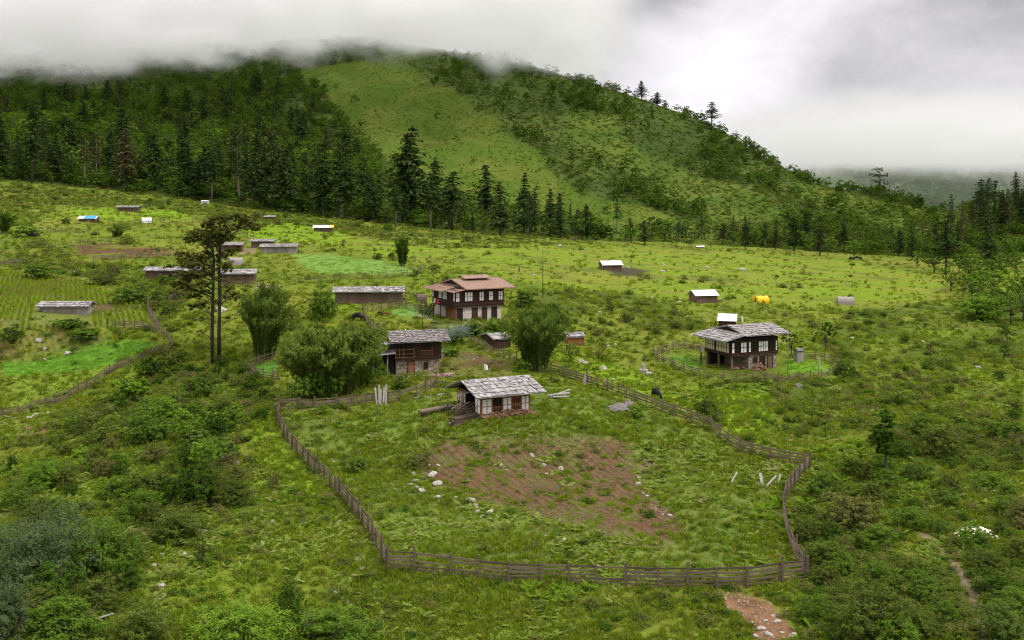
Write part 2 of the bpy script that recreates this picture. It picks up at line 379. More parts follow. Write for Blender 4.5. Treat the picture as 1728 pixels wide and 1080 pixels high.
GC, GR = 4.0, 1.0072
gpx = np.arange(-620, 2440, GC); gd = [3.0]
while gd[-1] < 9000: gd.append(gd[-1]*(1.05 if gd[-1] < 40 else (GR if gd[-1] < 1400 else 1.03)))
gd = np.array(gd)
PXg, Dg = np.meshgrid(gpx, gd)
GX = (PXg-CX)/F*Dg; GY = Dg
def build_ground():
    Zg = ground_z(GX.ravel(), GY.ravel()).reshape(GX.shape)
    PYg = YH-F*Zg/GY
    # wander the plot outlines a little
    wx = 7*fbm(GX/3.0, GY/3.0, 31, 2); wy = 5*fbm(GX/3.0+9, GY/3.0, 33, 2)
    sc_ = np.clip(90/GY, .15, 1.2); qx = PXg+wx*sc_*2; qy = PYg+wy*sc_*1.4
    front = GY < _tab(CREST, PXg)+40
    def M(p): return (inpoly(p, qx, qy) & front).astype(float)
    def soft(m, k=2):
        for _ in range(k):
            m = (m+np.roll(m, 1, 0)+np.roll(m, -1, 0)+np.roll(m, 1, 1)+np.roll(m, -1, 1))/5
        return m[..., None]
    X, Y = GX, GY
    n1 = fbm(X/9, Y/9, 41, 4)[..., None]; n2 = fbm(X/30, Y/30, 47, 4)[..., None]; n3 = fbm(X/2.2, Y/2.2, 51, 3)[..., None]
    C = lambda r, g, b: np.array([r, g, b])
    grass = C(.122, .180, .014); dry = C(.164, .178, .025); lush = C(.155, .250, .013); dark = C(.062, .090, .011); soil = C(.120, .066, .034)
    col = grass+(dry-grass)*np.clip(.5+n2*1.2, 0, 1)
    col = col+(dark-col)*np.clip(-.05+n1*1.3+n3*.6, 0, .8)
    rough = sum(M(p) for p in Z_ROUGH); rough = np.clip(soft(np.clip(rough, 0, 1), 6), 0, 1)
    col = col+(dark*1.1-col)*rough*np.clip(.55+n1*1.2, 0, 1)
    md = soft(M(Z_MEADOW), 8)
    streak = fbm(X/22, Y/5, 61, 4)[..., None]
    mcol = C(.152, .220, .016)+(C(.185, .200, .028)-C(.152, .220, .016))*np.clip(.3+streak*1.6, 0, 1)
    mcol = mcol+(C(.075, .10, .020)-mcol)*np.clip(-.12+n1*1.1+streak*.8, 0, .75)
    col = col+(mcol-col)*md
    gr = np.clip(sum(M(p) for p in Z_GRASSY), 0, 1); gr = soft(gr, 5)
    col = col+(lush-col)*gr*np.clip(.85+n1, 0, 1)
    # the hill: scrub with paler open slopes
    hillm = (Y > _tab(FOOT, PXg)-10)[..., None]
    hn = fbm(X/26, Y/26, 77, 4)[..., None]
    hcol = C(.040, .068, .014)+(C(.072, .102, .019)-C(.040, .068, .014))*np.clip(.45+hn*1.4, 0, 1)
    qx = PXg+45*fbm(X/70, Y/90, 111, 3); qy = PYg+18*fbm(X/60+5, Y/80, 115, 3)
    sm = np.clip(soft(M(Z_SCREE), 5)+.75*soft(M(Z_SLOPE2), 6)+.9*soft(M(Z_SLOPE3), 6), 0, 1)
    scol = C(.066, .112, .012)+(C(.100, .130, .018)-C(.066, .112, .012))*np.clip(.35+hn*1.8, 0, 1)
    hcol = hcol+(scol-hcol)*sm
    qx = PXg+wx*sc_*2; qy = PYg+wy*sc_*1.4
    far = sstep(1300, 1700, Y)[..., None]; hcol = hcol+(C(.06, .09, .03)-hcol)*far
    col = np.where(hillm, hcol, col)
    def lay(p, c, k=1, w=1.0):
        nonlocal col
        m = soft(M(p), k); col = col+(np.asarray(c)-col)*np.clip(m*w, 0, 1)
    lay(Z_FIELD, C(.110, .155, .028), 3, .8)
    col = col*(1+.22*n3)
    pl = soft(M(Z_PLOUGH), 3); pw = np.clip(.70+n1*1.5+n3*1.2, 0, 1)
    col = col+(soil*(1+.35*n3)-col)*pl*pw
    lay(Z_FURROW, C(.14, .165, .035), 2, .9)
    fm = soft(M(Z_FURROW), 2); col = col+(C(.115,.085,.036)-col)*fm*np.clip(.62+n1*1.3, 0, .95)
    lay(Z_BRT, C(.10, .22, .020), 1); lay(Z_LIME, C(.150, .215, .022), 3, .9)
    for p in (Z_BROWN2, Z_BROWN3, Z_BROWN4, Z_BROWN5): 
        m = soft(M(p), 2); col = col+(soil*(.9+.3*n3)-col)*m*np.clip(.62+n1*1.2+n3, 0, 1)
    lay(Z_MINT, C(.15, .25, .045), 1); lay(Z_MINT2, C(.13, .24, .05), 1); lay(Z_H2, C(.13, .25, .02), 1); lay(Z_H2B, C(.11, .2, .03), 2); lay(Z_SMALL, C(.09, .21, .03), 1)
    lay(Z_MUD, C(.055, .045, .035), 2, .9)
    for p in Z_SOIL: lay(p, C(.21, .115, .058)*(1+.9*n3+.5*n1), 1)
    for i, p in enumerate(Z_PALE): lay(p, C(.36, .31, .25) if i < 2 else C(.17, .115, .075), 1, .9)
    for p in Z_PATH: lay(p, C(.21, .155, .10), 1, .85)
    furrow = np.clip(M(Z_PLOUGH)+M(Z_BROWN2)+M(Z_BROWN4), 0, 1); furrow = soft(furrow, 2)[..., 0]
    z2 = Zg.copy()
    v = np.stack([GX, GY, z2], -1).reshape(-1, 3)
    nr, nc = GX.shape; i = np.arange(nr*nc).reshape(nr, nc)
    f = np.stack([i[:-1, :-1], i[:-1, 1:], i[1:, 1:], i[1:, :-1]], -1).reshape(-1, 4)
    col = np.clip(col, .01, .6); rgba = np.concatenate([col, np.ones(col.shape[:2]+(1,))], -1).reshape(-1, 4)
    m, nt = new_mat('ground'); N = NT(nt)
    P = N.n('ShaderNodeTexCoord').outputs['Object']
    at = N.n('ShaderNodeAttribute', attribute_name='land'); fu = N.n('ShaderNodeAttribute', attribute_name='furrow').outputs['Fac']
    a = N.noise(P, 1.3, 6, .65); b = N.noise(P, .16, 4, .6); c = N.noise(P, 6.0, 3, .6)
    cc = N.mix(1.0, at.outputs['Color'], N.n('ShaderNodeCombineColor', i_0=N.maprange(a, .3, .7, .62, 1.4), i_1=N.maprange(a, .3, .7, .68, 1.32), i_2=N.maprange(a, .3, .7, .75, 1.3)).outputs[0], 'MULTIPLY')
    wv = N.n('ShaderNodeTexWave', wave_type='BANDS', bands_direction='X', i_Vector=N.n('ShaderNodeVectorRotate', i_Vector=P, i_Angle=R(-32)).outputs[0], i_Scale=.36, i_Distortion=3.5, i_Detail=2.0, i_Detail_Scale=1.0)
    grn = N.math('MULTIPLY', N.maprange(wv.outputs['Fac'], .6, .9, 0, 1), N.math('MULTIPLY', fu, N.maprange(b, .40, .65, .05, .55)))
    cc = N.mix(grn, cc, (.12, .17, .03))
    cc = N.mix(N.math('MULTIPLY', fu, N.maprange(c, .35, .65, 0, .35)), cc, (.19, .135, .085))
    bh = N.math('ADD', N.math('MULTIPLY', a, .5), N.math('ADD', N.math('MULTIPLY', c, .15), N.math('MULTIPLY', N.math('MULTIPLY', wv.outputs['Fac'], fu), .30)))
    bp = N.n('ShaderNodeBump', i_Height=bh, i_Strength=.9, i_Distance=.8)
    bs = N.n('ShaderNodeBsdfPrincipled', i_Base_Color=cc, i_Roughness=.95, i_Normal=bp.outputs[0]); bs.inputs['Specular IOR Level'].default_value = .05
    N.n('ShaderNodeOutputMaterial', i_Surface=bs.outputs[0])
    me = np_mesh('ground', v, f, m, {'land': ('FLOAT_COLOR', rgba), 'furrow': ('FLOAT', furrow.ravel())}, smooth=True)
    return link('ground', me, kind='structure')
# ---------------------------------------------------------------- plant materials and generators
def leaf_mat(name, a, b, c=None, trans=.3, patch=.03):
    """two or three leaf tones, varying leaf by leaf, plant by plant and from patch to patch of the slope"""
    m, nt = new_mat(name); N = NT(nt)
    t = N.n('ShaderNodeAttribute', attribute_name='tint').outputs['Fac']
    oi = N.n('ShaderNodeObjectInfo')
    pn = N.n('ShaderNodeTexNoise', i_Vector=oi.outputs['Location'], i_Scale=patch, i_Detail=2.0).outputs[0]
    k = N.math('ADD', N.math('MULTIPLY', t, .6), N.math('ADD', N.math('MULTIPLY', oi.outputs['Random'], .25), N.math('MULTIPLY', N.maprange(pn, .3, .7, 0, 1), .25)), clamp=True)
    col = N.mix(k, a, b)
    if c: col = N.mix(N.maprange(oi.outputs['Random'], .72, .95, 0, .85), col, c)
    d = N.n('ShaderNodeBsdfDiffuse', i_Color=col); tr = N.n('ShaderNodeBsdfTranslucent', i_Color=N.mix(1.0, col, (1.0, 1.15, .6), 'MULTIPLY'))
    mx = N.n('ShaderNodeMixShader', i_0=trans, i_1=d.outputs[0], i_2=tr.outputs[0])
    N.n('ShaderNodeOutputMaterial', i_Surface=mx.outputs[0]); return m
def bark_mat(name, a, b):
    m, nt = new_mat(name); N = NT(nt); P = N.n('ShaderNodeTexCoord').outputs['Object']
    q = N.n('ShaderNodeVectorMath', operation='MULTIPLY', i_0=P, i_1=(1, 1, .25)).outputs[0]
    n = N.noise(q, 5, 5, .7); col = N.mix(N.maprange(n, .35, .65), a, b)
    bp = N.n('ShaderNodeBump', i_Height=n, i_Strength=.6, i_Distance=.1)
    N.n('ShaderNodeOutputMaterial', i_Surface=N.n('ShaderNodeBsdfPrincipled', i_Base_Color=col, i_Roughness=.9, i_Normal=bp.outputs[0]).outputs[0]); return m
LM = dict(
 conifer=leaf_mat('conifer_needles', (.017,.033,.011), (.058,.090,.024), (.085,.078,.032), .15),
 broad=leaf_mat('broad_leaves', (.036,.080,.010), (.155,.250,.028), (.10,.15,.03), .22),
 scrub=leaf_mat('scrub_leaves', (.032,.052,.009), (.160,.200,.034), (.160,.135,.050), .18),
 dark=leaf_mat('glossy_dark_leaves', (.012,.030,.005), (.080,.150,.016), None, .2),
 bright=leaf_mat('bright_shrub_leaves', (.055,.120,.010), (.195,.320,.032), None, .25),
 grey=leaf_mat('grey_willow_leaves', (.020,.036,.012), (.115,.160,.062), None, .12),
 bamboo=leaf_mat('bamboo_leaves', (.030,.060,.010), (.180,.240,.040), None, .2),
 umbrella=leaf_mat('umbrella_leaves', (.042,.056,.012), (.200,.195,.045), None, .2),
 grass=leaf_mat('grass_blades', (.085,.135,.009), (.258,.330,.025), (.26,.24,.05), .3, .09),
 lush=leaf_mat('lush_grass', (.120,.200,.010), (.265,.355,.019), None, .4, .05),
 crop=leaf_mat('young_crop', (.130,.260,.020), (.190,.350,.036), None, .4, .05),
 fern=leaf_mat('bracken_fronds', (.110,.170,.020), (.310,.400,.075), (.30,.30,.11), .35, .05),
 lily=leaf_mat('broad_fern_fronds', (.110,.200,.016), (.240,.370,.034), None, .4, .05),
 weed=leaf_mat('weed_leaves', (.078,.115,.012), (.200,.235,.034), (.12,.19,.02), .3, .05),
 dry=leaf_mat('dry_stalks', (.13,.095,.05), (.27,.20,.11), None, .2),
 bloom=leaf_mat('cream_blossom', (.55,.55,.40), (.75,.75,.6), None, .2),
)
BK = dict(sooty=bark_mat('blackish_bark', (.016,.013,.011), (.05,.042,.034)), dark=bark_mat('dark_bark', (.035,.028,.022), (.09,.075,.06)), pale=bark_mat('pale_bark', (.12,.10,.08), (.24,.20,.17)),
          bamboo=bark_mat('bamboo_culm', (.09,.11,.03), (.2,.2,.07)))
def quads(c, a, b, tint):
    """one leaf per row: centre c, half length a, half width b -> kite"""
    v = np.stack([c-a, c-b*1.0+a*.1, c+a, c+b*1.0+a*.1], 1).reshape(-1, 3)
    f = np.arange(len(c)*4).reshape(-1, 4)
    return v, f, np.repeat(tint, 4)
def rdir(n, g, up=0.0):
    d = g.normal(size=(n, 3)); d[:, 2] += up; return d/np.linalg.norm(d, axis=1)[:, None]
def leaves_on(c, size, g, asp=.5, up=.3, jit=.35, out=None):
    n = len(c); s = size*(1+g.uniform(-jit, jit, n))[:, None]
    nn = rdir(n, g, up*1.5)*.75
    if out is not None: nn = nn+out*.8
    nn[:, 2] += .45; nn /= np.linalg.norm(nn, axis=1)[:, None]+1e-6
    a = np.cross(nn, rdir(n, g)); a /= np.linalg.norm(a, axis=1)[:, None]+1e-6; b = np.cross(nn, a)
    return c, a*s*.5, b*s*.5*asp
def pack(name, parts, mat):
    V = []; Fc = []; T = []; k = 0
    for v, f, t in parts:
        V.append(v); Fc.append(f+k); T.append(t); k += len(v)
    return np_mesh(name, np.concatenate(V), np.concatenate(Fc), mat, {'tint': ('FLOAT', np.concatenate(T))})
def lobes_crown(name, lobes, n, size, mat, g, asp=.55, up=.4, shell=.55, per=26, spread=.24):
    """lobes: (centre, radii) – leaves gathered near the surface of each lobe, thin and thick by clumps"""
    vol = np.array([r[0]*r[1]*r[2] for _, r in lobes])**(2/3); cnt = (n*vol/vol.sum()).astype(int)+1
    parts = []
    for (c, r), m in zip(lobes, cnt):
        ns = max(5, int(m/per)); d0 = rdir(ns, g, .25); k0 = (shell+(1.08-shell)*g.random(ns)**.6)
        bump = 1+.20*np.sin(d0[:, 0]*7+c[0]*3)*np.sin(d0[:, 1]*6+c[1]*2+1)+.12*np.sin(d0[:, 2]*9+c[2])
        cs = d0*(k0*bump)[:, None]*np.array(r)+np.array(c); tone = g.uniform(-.22, .22, ns); sz = g.uniform(.6, 1.35, ns)
        j = g.integers(0, ns, m); rad = (np.prod(r)**(1/3))*spread*sz[j]
        o = rdir(m, g, .3)*(g.random(m)**.5)[:, None]; p = cs[j]+o*rad[:, None]*np.array([1, 1, .7])
        out = d0[j]*.6+o*.7
        t0 = np.clip(.42+tone[j]+.35*o[:, 2]+g.uniform(-.18, .18, m), 0, 1)  # tint paints lit tops and dark undersides onto the sprigs, plus random tone
        cc, a, b = leaves_on(p, size, g, asp, up, out=out); parts.append(quads(cc, a, b, t0))
    return pack(name, parts, mat)
def conifer_meshes(i, h, g, wide=1.0, bare=.25, dense=1.0):
    parts = []; z = bare*h
    while z < h*.985:
        u = (z/h-bare)/(1-bare); r = wide*(h*.235)*(1-u)**.58*(.55+.45*math.sin(min(u*5+.5, 1.57)))*g.uniform(.5, 1.25)
        nb = max(3, int(6*dense)); ph = g.uniform(0, 6.28)
        for k in range(nb):
            if g.random() < .16: continue
            rr = max(.5, r*g.uniform(.45, 1.2)); az = ph+6.28*k/nb+g.uniform(-.35, .35)
            m = max(4, int(rr*5.0*dense)); t = g.random(m)**.8
            px_ = np.cos(az)*t*rr; py_ = np.sin(az)*t*rr
            side = g.normal(0, .16+.12*rr, m)*(t*.8+.2); px_ += -np.sin(az)*side; py_ += np.cos(az)*side
            pz_ = z+(.10*rr*t - .32*rr*t*t)+g.normal(0, .09, m)
            c = np.stack([px_, py_, pz_], 1)
            a = np.stack([np.cos(az)*np.ones(m), np.sin(az)*np.ones(m), -.35-.3*g.random(m)], 1)+g.normal(0, .35, (m, 3))
            a /= np.linalg.norm(a, axis=1)[:, None]; nn = rdir(m, g, 2.2); b = np.cross(nn, a); b /= np.linalg.norm(b, axis=1)[:, None]
            s = g.uniform(.42, .85, m)[:, None]
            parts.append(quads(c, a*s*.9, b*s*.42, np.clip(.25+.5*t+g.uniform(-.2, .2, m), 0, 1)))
        z += h*.024*g.uniform(.6, 1.7)
    crown = pack('conifer_crown', parts, LM['conifer'])
    tb = MB(); tb.tube([(0,0,-1.2),(0,0,h*.3),(g.uniform(-.2,.2),0,h*.7),(0,0,h)], [h*.018, h*.013, h*.007, .04], 6)
    for k in range(5):
        zz = h*(bare*.5+bare*.6*g.random()); az = g.uniform(0, 6.28); l = g.uniform(.6, 1.8)
        tb.tube([(0,0,zz), (math.cos(az)*l, math.sin(az)*l, zz-.2)], [.07, .03], 4)
    return crown, tb.mesh('conifer_trunk', BK['pale' if i % 2 else 'dark'], True)
def broad_meshes(i, h, w, g, mat, n=1700, size=.5, bark='dark'):
    th = h*.3; lobes = []; tb = MB()
    tb.tube([(0,0,-.8),(.1,0,th*.6),(.0,.1,th)], [h*.030, h*.022, h*.018], 6)
    k = 8
    for j in range(k):
        az = 6.28*j/k*1.6+g.uniform(-.5, .5); rr = w*.5*g.uniform(.25, .68) if j else 0
        z = h*g.uniform(.42, .80) if j else h*.8
        c = (math.cos(az)*rr, math.sin(az)*rr, z); s = w*g.uniform(.20, .31)
        lobes.append((c, (s, s, s*g.uniform(.62, .9))))
        tb.tube([(0,0,th*.85), (c[0]*.5, c[1]*.5, (th+z)*.5), (c[0]*.95, c[1]*.95, z)], [h*.014, h*.009, h*.003], 4)
    return lobes_crown('tree_crown', lobes, n, size, mat, g), tb.mesh('tree_trunk', BK[bark], True)
def shrub_mesh(w, h, g, mat, n=1500, size=.22, k=6, asp=.5):
    lobes = []
    for j in range(k):
        az = g.uniform(0, 6.28); rr = w*.5*g.uniform(.1, .62); s = w*g.uniform(.20, .34)
        lobes.append(((math.cos(az)*rr, math.sin(az)*rr, h*g.uniform(.22, .58)), (s, s, h*g.uniform(.32, .46))))
    return lobes_crown('shrub', lobes, n, size, mat, g, asp, .5, .5)
def twig_mesh(w, h, g):
    tb = MB()
    for j in range(6):
        az = g.uniform(0, 6.28); r = w*.36*g.random()
        tb.tube([(0,0,-.4), (math.cos(az)*r*.5, math.sin(az)*r*.5, h*.3), (math.cos(az)*r, math.sin(az)*r, h*.72)], [.07*h/2, .045*h/2, .015], 4)
    return tb.mesh('stems', BK['dark'], True)
def blades(n, r, h, g, wdt=.03, lean=.45, seg=1):
    """grass tuft"""
    az = g.uniform(0, 6.28, n); rr = r*np.sqrt(g.random(n)); p = np.stack([np.cos(az)*rr, np.sin(az)*rr, np.full(n, -.04)], 1)
    hh = h*g.uniform(.45, 1.1, n); l = g.normal(0, lean, (n, 2))*hh[:, None]
    tip = p+np.stack([l[:, 0], l[:, 1], hh], 1); mid = p*.55+tip*.45; mid[:, 2] = hh*.6
    sd = rdir(n, g); sd[:, 2] = 0; sd /= np.linalg.norm(sd, axis=1)[:, None]+1e-6; sd *= wdt
    v = np.stack([p-sd*.6, mid-sd, tip, mid+sd], 1).reshape(-1, 3)
    return v, np.arange(n*4).reshape(-1, 4), np.repeat(g.random(n), 4)
def frond_plant(nf, l, g, mat, wd=.28, arch=.6, name='fern'):
    parts = []
    for k in range(nf):
        az = 6.28*k/nf+g.uniform(-.4, .4); L = l*g.uniform(.7, 1.15); m = 9
        t = (np.arange(m)+.6)/m; rr = L*.85*t; z = L*(.95*t-arch*1.05*t*t)+.02
        ax = np.array([math.cos(az), math.sin(az), 0]); sx = np.array([-math.sin(az), math.cos(az), 0])
        for sd in (-1, 1):
            c0 = ax*rr[:, None]+np.array([0, 0, 1])*z[:, None]
            w_ = wd*L*np.sin(np.clip(t*.95+.08, 0, 1)*3.14)**.7+.03
            a = sx*sd*w_[:, None]*.5+ax*.10*L*.5+np.array([0, 0, -.08*L]); b = ax*L*.055+np.zeros((m, 1))
            parts.append(quads(c0+a, a, b, np.clip(.3+.5*t+g.uniform(-.1, .1, m), 0, 1)))
    return pack(name, parts, mat)
def leafy_clump(n, r, h, size, g, mat, asp=.5, up=.8, name='clump'):
    d = rdir(n, g, .6); d[:, 2] = np.abs(d[:, 2]); rad = (.35+.65*g.random(n))[:, None]
    p = d*rad*np.array([r, r, h]); c, a, b = leaves_on(p, size, g, asp, up, out=d)
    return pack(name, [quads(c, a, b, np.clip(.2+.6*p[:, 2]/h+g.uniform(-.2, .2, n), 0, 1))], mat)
def bamboo_meshes(w, h, g, n=110, leaves=95, lean=(0, 0), splay=1.0, size=.34, mat='bamboo'):
    tb = MB(); parts = []
    for k in range(n):
        az = g.uniform(0, 6.28); r0 = w*.16*math.sqrt(g.random()); out = w*.5*g.uniform(.1, .95)*splay; H = h*g.uniform(.6, 1.05)*(1-.22*(out/(w*.5)))
        bx, by = math.cos(az)*r0, math.sin(az)*r0
        def P(t): return np.array([bx+(math.cos(az)*(out-r0)+lean[0]*h)*t**2.1, by+(math.sin(az)*(out-r0)+lean[1]*h)*t**2.1, H*(t-.13*t**3.2)/.87])
        if k % 2 == 0: tb.tube([P(0)-np.array([0,0,.5]), P(.35), P(.7), P(.97)], [.05, .045, .03, .01], 4, False)
        m = int(leaves*g.uniform(.7, 1.3)); t = .12+.88*g.random(m)**.8
        c = np.stack([P(x) for x in t]); c += g.normal(0, .17, (m, 3))*(.5+.8*t[:, None])
        az2 = az+g.normal(0, .9, m); a = np.stack([np.cos(az2)*.6+lean[0]*1.2, np.sin(az2)*.6, -.25-.7*g.random(m)+.9*(t < .9)*g.random(m)], 1)
        a /= np.linalg.norm(a, axis=1)[:, None]; nn = rdir(m, g, .8); b = np.cross(nn, a); b /= np.linalg.norm(b, axis=1)[:, None]+1e-6
        s = size*g.uniform(.6, 1.3, m)[:, None]
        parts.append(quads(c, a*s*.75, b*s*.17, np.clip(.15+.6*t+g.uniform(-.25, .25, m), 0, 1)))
    return pack('bamboo_foliage', parts, LM[mat]), tb.mesh('bamboo_culms', BK['bamboo'])

# ---------------------------------------------------------------- scattering of ground cover (uncountable: grass, bracken, weeds)
def scatter(name, meshes, pts, scl, rotz, label, tilt=.12, which=None, cat=None):
    g = np.random.default_rng(len(pts))
    c = bpy.data.collections.new(name+'_kinds')
    for k, me in enumerate(meshes):
        c.objects.link(bpy.data.objects.new(f'{name}_{k:02d}', me))
    me = bpy.data.meshes.new(name); me.vertices.add(len(pts)); me.vertices.foreach_set('co', np.asarray(pts, np.float32).ravel())
    def at(nm, typ, arr, key):
        a = me.attributes.new(nm, typ, 'POINT'); a.data.foreach_set(key, arr.ravel())
    at('scl', 'FLOAT', np.asarray(scl, np.float32), 'value')
    rot = np.stack([g.normal(0, tilt, len(pts)), g.normal(0, tilt, len(pts)), rotz], 1).astype(np.float32)
    at('rot', 'FLOAT_VECTOR', rot, 'vector')
    wh = g.integers(0, len(meshes), len(pts)) if which is None else which
    at('kindi', 'INT', wh.astype(np.int32), 'value')
    me.update(); o = link(name, me, label=label, cat=cat, kind='stuff')
    ng = bpy.data.node_groups.new(name, 'GeometryNodeTree')
    ng.interface.new_socket('Geometry', in_out='INPUT', socket_type='NodeSocketGeometry'); ng.interface.new_socket('Geometry', in_out='OUTPUT', socket_type='NodeSocketGeometry')
    gi = ng.nodes.new('NodeGroupInput'); go = ng.nodes.new('NodeGroupOutput')
    m2p = ng.nodes.new('GeometryNodeMeshToPoints'); ip = ng.nodes.new('GeometryNodeInstanceOnPoints'); ci = ng.nodes.new('GeometryNodeCollectionInfo')
    ci.inputs['Collection'].default_value = c; ci.inputs['Separate Children'].default_value = True; ci.inputs['Reset Children'].default_value = True
    def na(nm, t):
        a = ng.nodes.new('GeometryNodeInputNamedAttribute'); a.data_type = t; a.inputs['Name'].default_value = nm
        return [s for s in a.outputs if s.enabled and s.name == 'Attribute'][0]
    L = ng.links.new
    L(gi.outputs[0], m2p.inputs['Mesh']); L(m2p.outputs[0], ip.inputs['Points']); L(ci.outputs[0], ip.inputs['Instance'])
    ip.inputs['Pick Instance'].default_value = True
    L(na('kindi', 'INT'), ip.inputs['Instance Index']); L(na('scl', 'FLOAT'), ip.inputs['Scale'])
    er = ng.nodes.new('FunctionNodeEulerToRotation'); L(na('rot', 'FLOAT_VECTOR'), er.inputs[0]); L(er.outputs[0], ip.inputs['Rotation'])
    L(ip.outputs[0], go.inputs[0])
    md = o.modifiers.new('scatter', 'NODES'); md.node_group = ng
    return o
# ---------------------------------------------------------------- building materials
def plank_mat(name, a, b, streak=(1, 1, 6), rough=.85, isl=.5, bump=.3):
    m, nt = new_mat(name); N = NT(nt); P = N.n('ShaderNodeTexCoord').outputs['Object']
    q = N.n('ShaderNodeVectorMath', operation='MULTIPLY', i_0=P, i_1=streak).outputs[0]
    n = N.noise(q, 3.0, 5, .7); ge = N.n('ShaderNodeNewGeometry').outputs['Random Per Island']
    f = N.math('ADD', N.math('MULTIPLY', ge, isl), N.math('MULTIPLY', N.maprange(n, .3, .7), 1-isl), clamp=True)
    col = N.mix(f, a, b); bp = N.n('ShaderNodeBump', i_Height=n, i_Strength=bump, i_Distance=.05)
    bs = N.n('ShaderNodeBsdfPrincipled', i_Base_Color=col, i_Roughness=rough, i_Normal=bp.outputs[0]); bs.inputs['Specular IOR Level'].default_value = .3
    N.n('ShaderNodeOutputMaterial', i_Surface=bs.outputs[0]); return m
def stone_mat(name, a, b, mortar, scale=3.0):
    m, nt = new_mat(name); N = NT(nt); P = N.n('ShaderNodeTexCoord').outputs['Object']
    q = N.n('ShaderNodeVectorMath', operation='MULTIPLY', i_0=P, i_1=(1, 1, 1.7)).outputs[0]
    v = N.n('ShaderNodeTexVoronoi', i_Vector=q, i_Scale=scale); e = N.n('ShaderNodeTexVoronoi', feature='DISTANCE_TO_EDGE', i_Vector=q, i_Scale=scale)
    s = N.n('ShaderNodeSeparateColor', i_Color=v.outputs['Color']).outputs[0]
    col = N.mix(s, a, b); col = N.mix(N.maprange(e.outputs[0], .0, .09, 1, 0), col, mortar)
    col = N.mix(1.0, col, N.n('ShaderNodeCombineColor', **{'i_0': N.maprange(N.noise(P, 6, 4), .3, .7, .7, 1.3), 'i_1': N.maprange(N.noise(P, 6, 4), .3, .7, .7, 1.3), 'i_2': N.maprange(N.noise(P, 6, 4), .3, .7, .7, 1.3)}).outputs[0], 'MULTIPLY')
    bp = N.n('ShaderNodeBump', i_Height=N.maprange(e.outputs[0], 0, .15), i_Strength=.8, i_Distance=.08)
    N.n('ShaderNodeOutputMaterial', i_Surface=N.n('ShaderNodeBsdfPrincipled', i_Base_Color=col, i_Roughness=.9, i_Normal=bp.outputs[0]).outputs[0]); return m
BM = dict(
 shingle=plank_mat('weathered_shingles', (.15,.138,.134), (.46,.43,.41), (4, 4, 4), isl=.65),
 shingle_dark=plank_mat('dark_shingles', (.10,.088,.085), (.34,.30,.285), (4, 4, 4), isl=.65),
 red=plank_mat('red_metal_roof', (.17,.105,.075), (.42,.27,.195), (.9, .9, .9), .65, .15, .1),
 brown=plank_mat('dark_brown_timber', (.022,.011,.008), (.080,.038,.021), (2, 2, 8)),
 black=plank_mat('sooty_timber', (.010,.008,.007), (.028,.020,.016), (2, 2, 5)),  # near-black timber, also the painted dark of open doors and attic gaps
 warm=plank_mat('orange_brown_timber', (.16,.065,.025), (.33,.15,.06), (3, 3, 6)),
 mid=plank_mat('brown_plank_wall', (.075,.048,.036), (.19,.125,.09), (4, 4, 1)),
 grey=plank_mat('silver_grey_timber', (.15,.13,.12), (.40,.36,.33), (3, 3, 3)),
 fence=plank_mat('weathered_fence_timber', (.048,.031,.021), (.215,.160,.115), (2.5, 2.5, 9), isl=.7),
 pale=plank_mat('bleached_driftwood', (.24,.225,.21), (.46,.44,.41), (3, 3, 3)),
 rubble=plank_mat('slip_rubble', (.13,.072,.038), (.38,.28,.20), (1, 1, 1), .95, .9, .3),
 driftwood=plank_mat('driftwood_grey', (.30,.28,.26), (.52,.50,.47), (3, 3, 3)),
 white=plank_mat('white_window_panel', (.84,.82,.79), (.93,.91,.88), (1, 1, 1), .6),
 cream=plank_mat('cream_window_panel', (.58,.50,.34), (.70,.62,.44), (1, 1, 1), .6),
 tarp=plank_mat('white_tarpaulin', (.68,.67,.70), (.85,.84,.86), (.6, .6, .6), .45),
 blue=plank_mat('blue_tarpaulin', (.03,.22,.55), (.05,.33,.70), (.6, .6, .6), .45),
 yellow=plank_mat('yellow_tarpaulin', (.80,.42,.01), (.92,.56,.015), (.6, .6, .6), .45),
 red_cloth=plank_mat('red_cloth', (.45,.02,.03), (.6,.05,.06), (1, 1, 1)),
 fur=plank_mat('black_cattle_hide', (.008,.007,.007), (.022,.019,.017), (2, 2, 2), .7),
 roan=plank_mat('red_brown_hide', (.16,.05,.02), (.26,.09,.04), (2, 2, 2), .7),
 firewood=plank_mat('split_firewood', (.16,.085,.045), (.50,.31,.18), (4, 4, 4), isl=.85),
 stone=stone_mat('rubble_masonry', (.20,.15,.10), (.52,.44,.33), (.11,.085,.06), 2.6),
 wash=stone_mat('whitewashed_masonry', (.58,.53,.46), (.76,.71,.64), (.44,.39,.33), 2.8),
 rock=plank_mat('pale_rock', (.17,.15,.12), (.54,.50,.43), (1.5, 1.5, 1.5), .9, .3, .9),
 rockd=plank_mat('grey_boulder', (.085,.075,.068), (.27,.245,.225), (1.5, 1.5, 1.5), .9, .15, 1.0),
 net=plank_mat('green_shade_net', (.03,.14,.07), (.05,.20,.10), (1, 1, 1)),
 flower=plank_mat('pink_flowers', (.45,.10,.16), (.65,.25,.30), (9, 9, 9)),
)
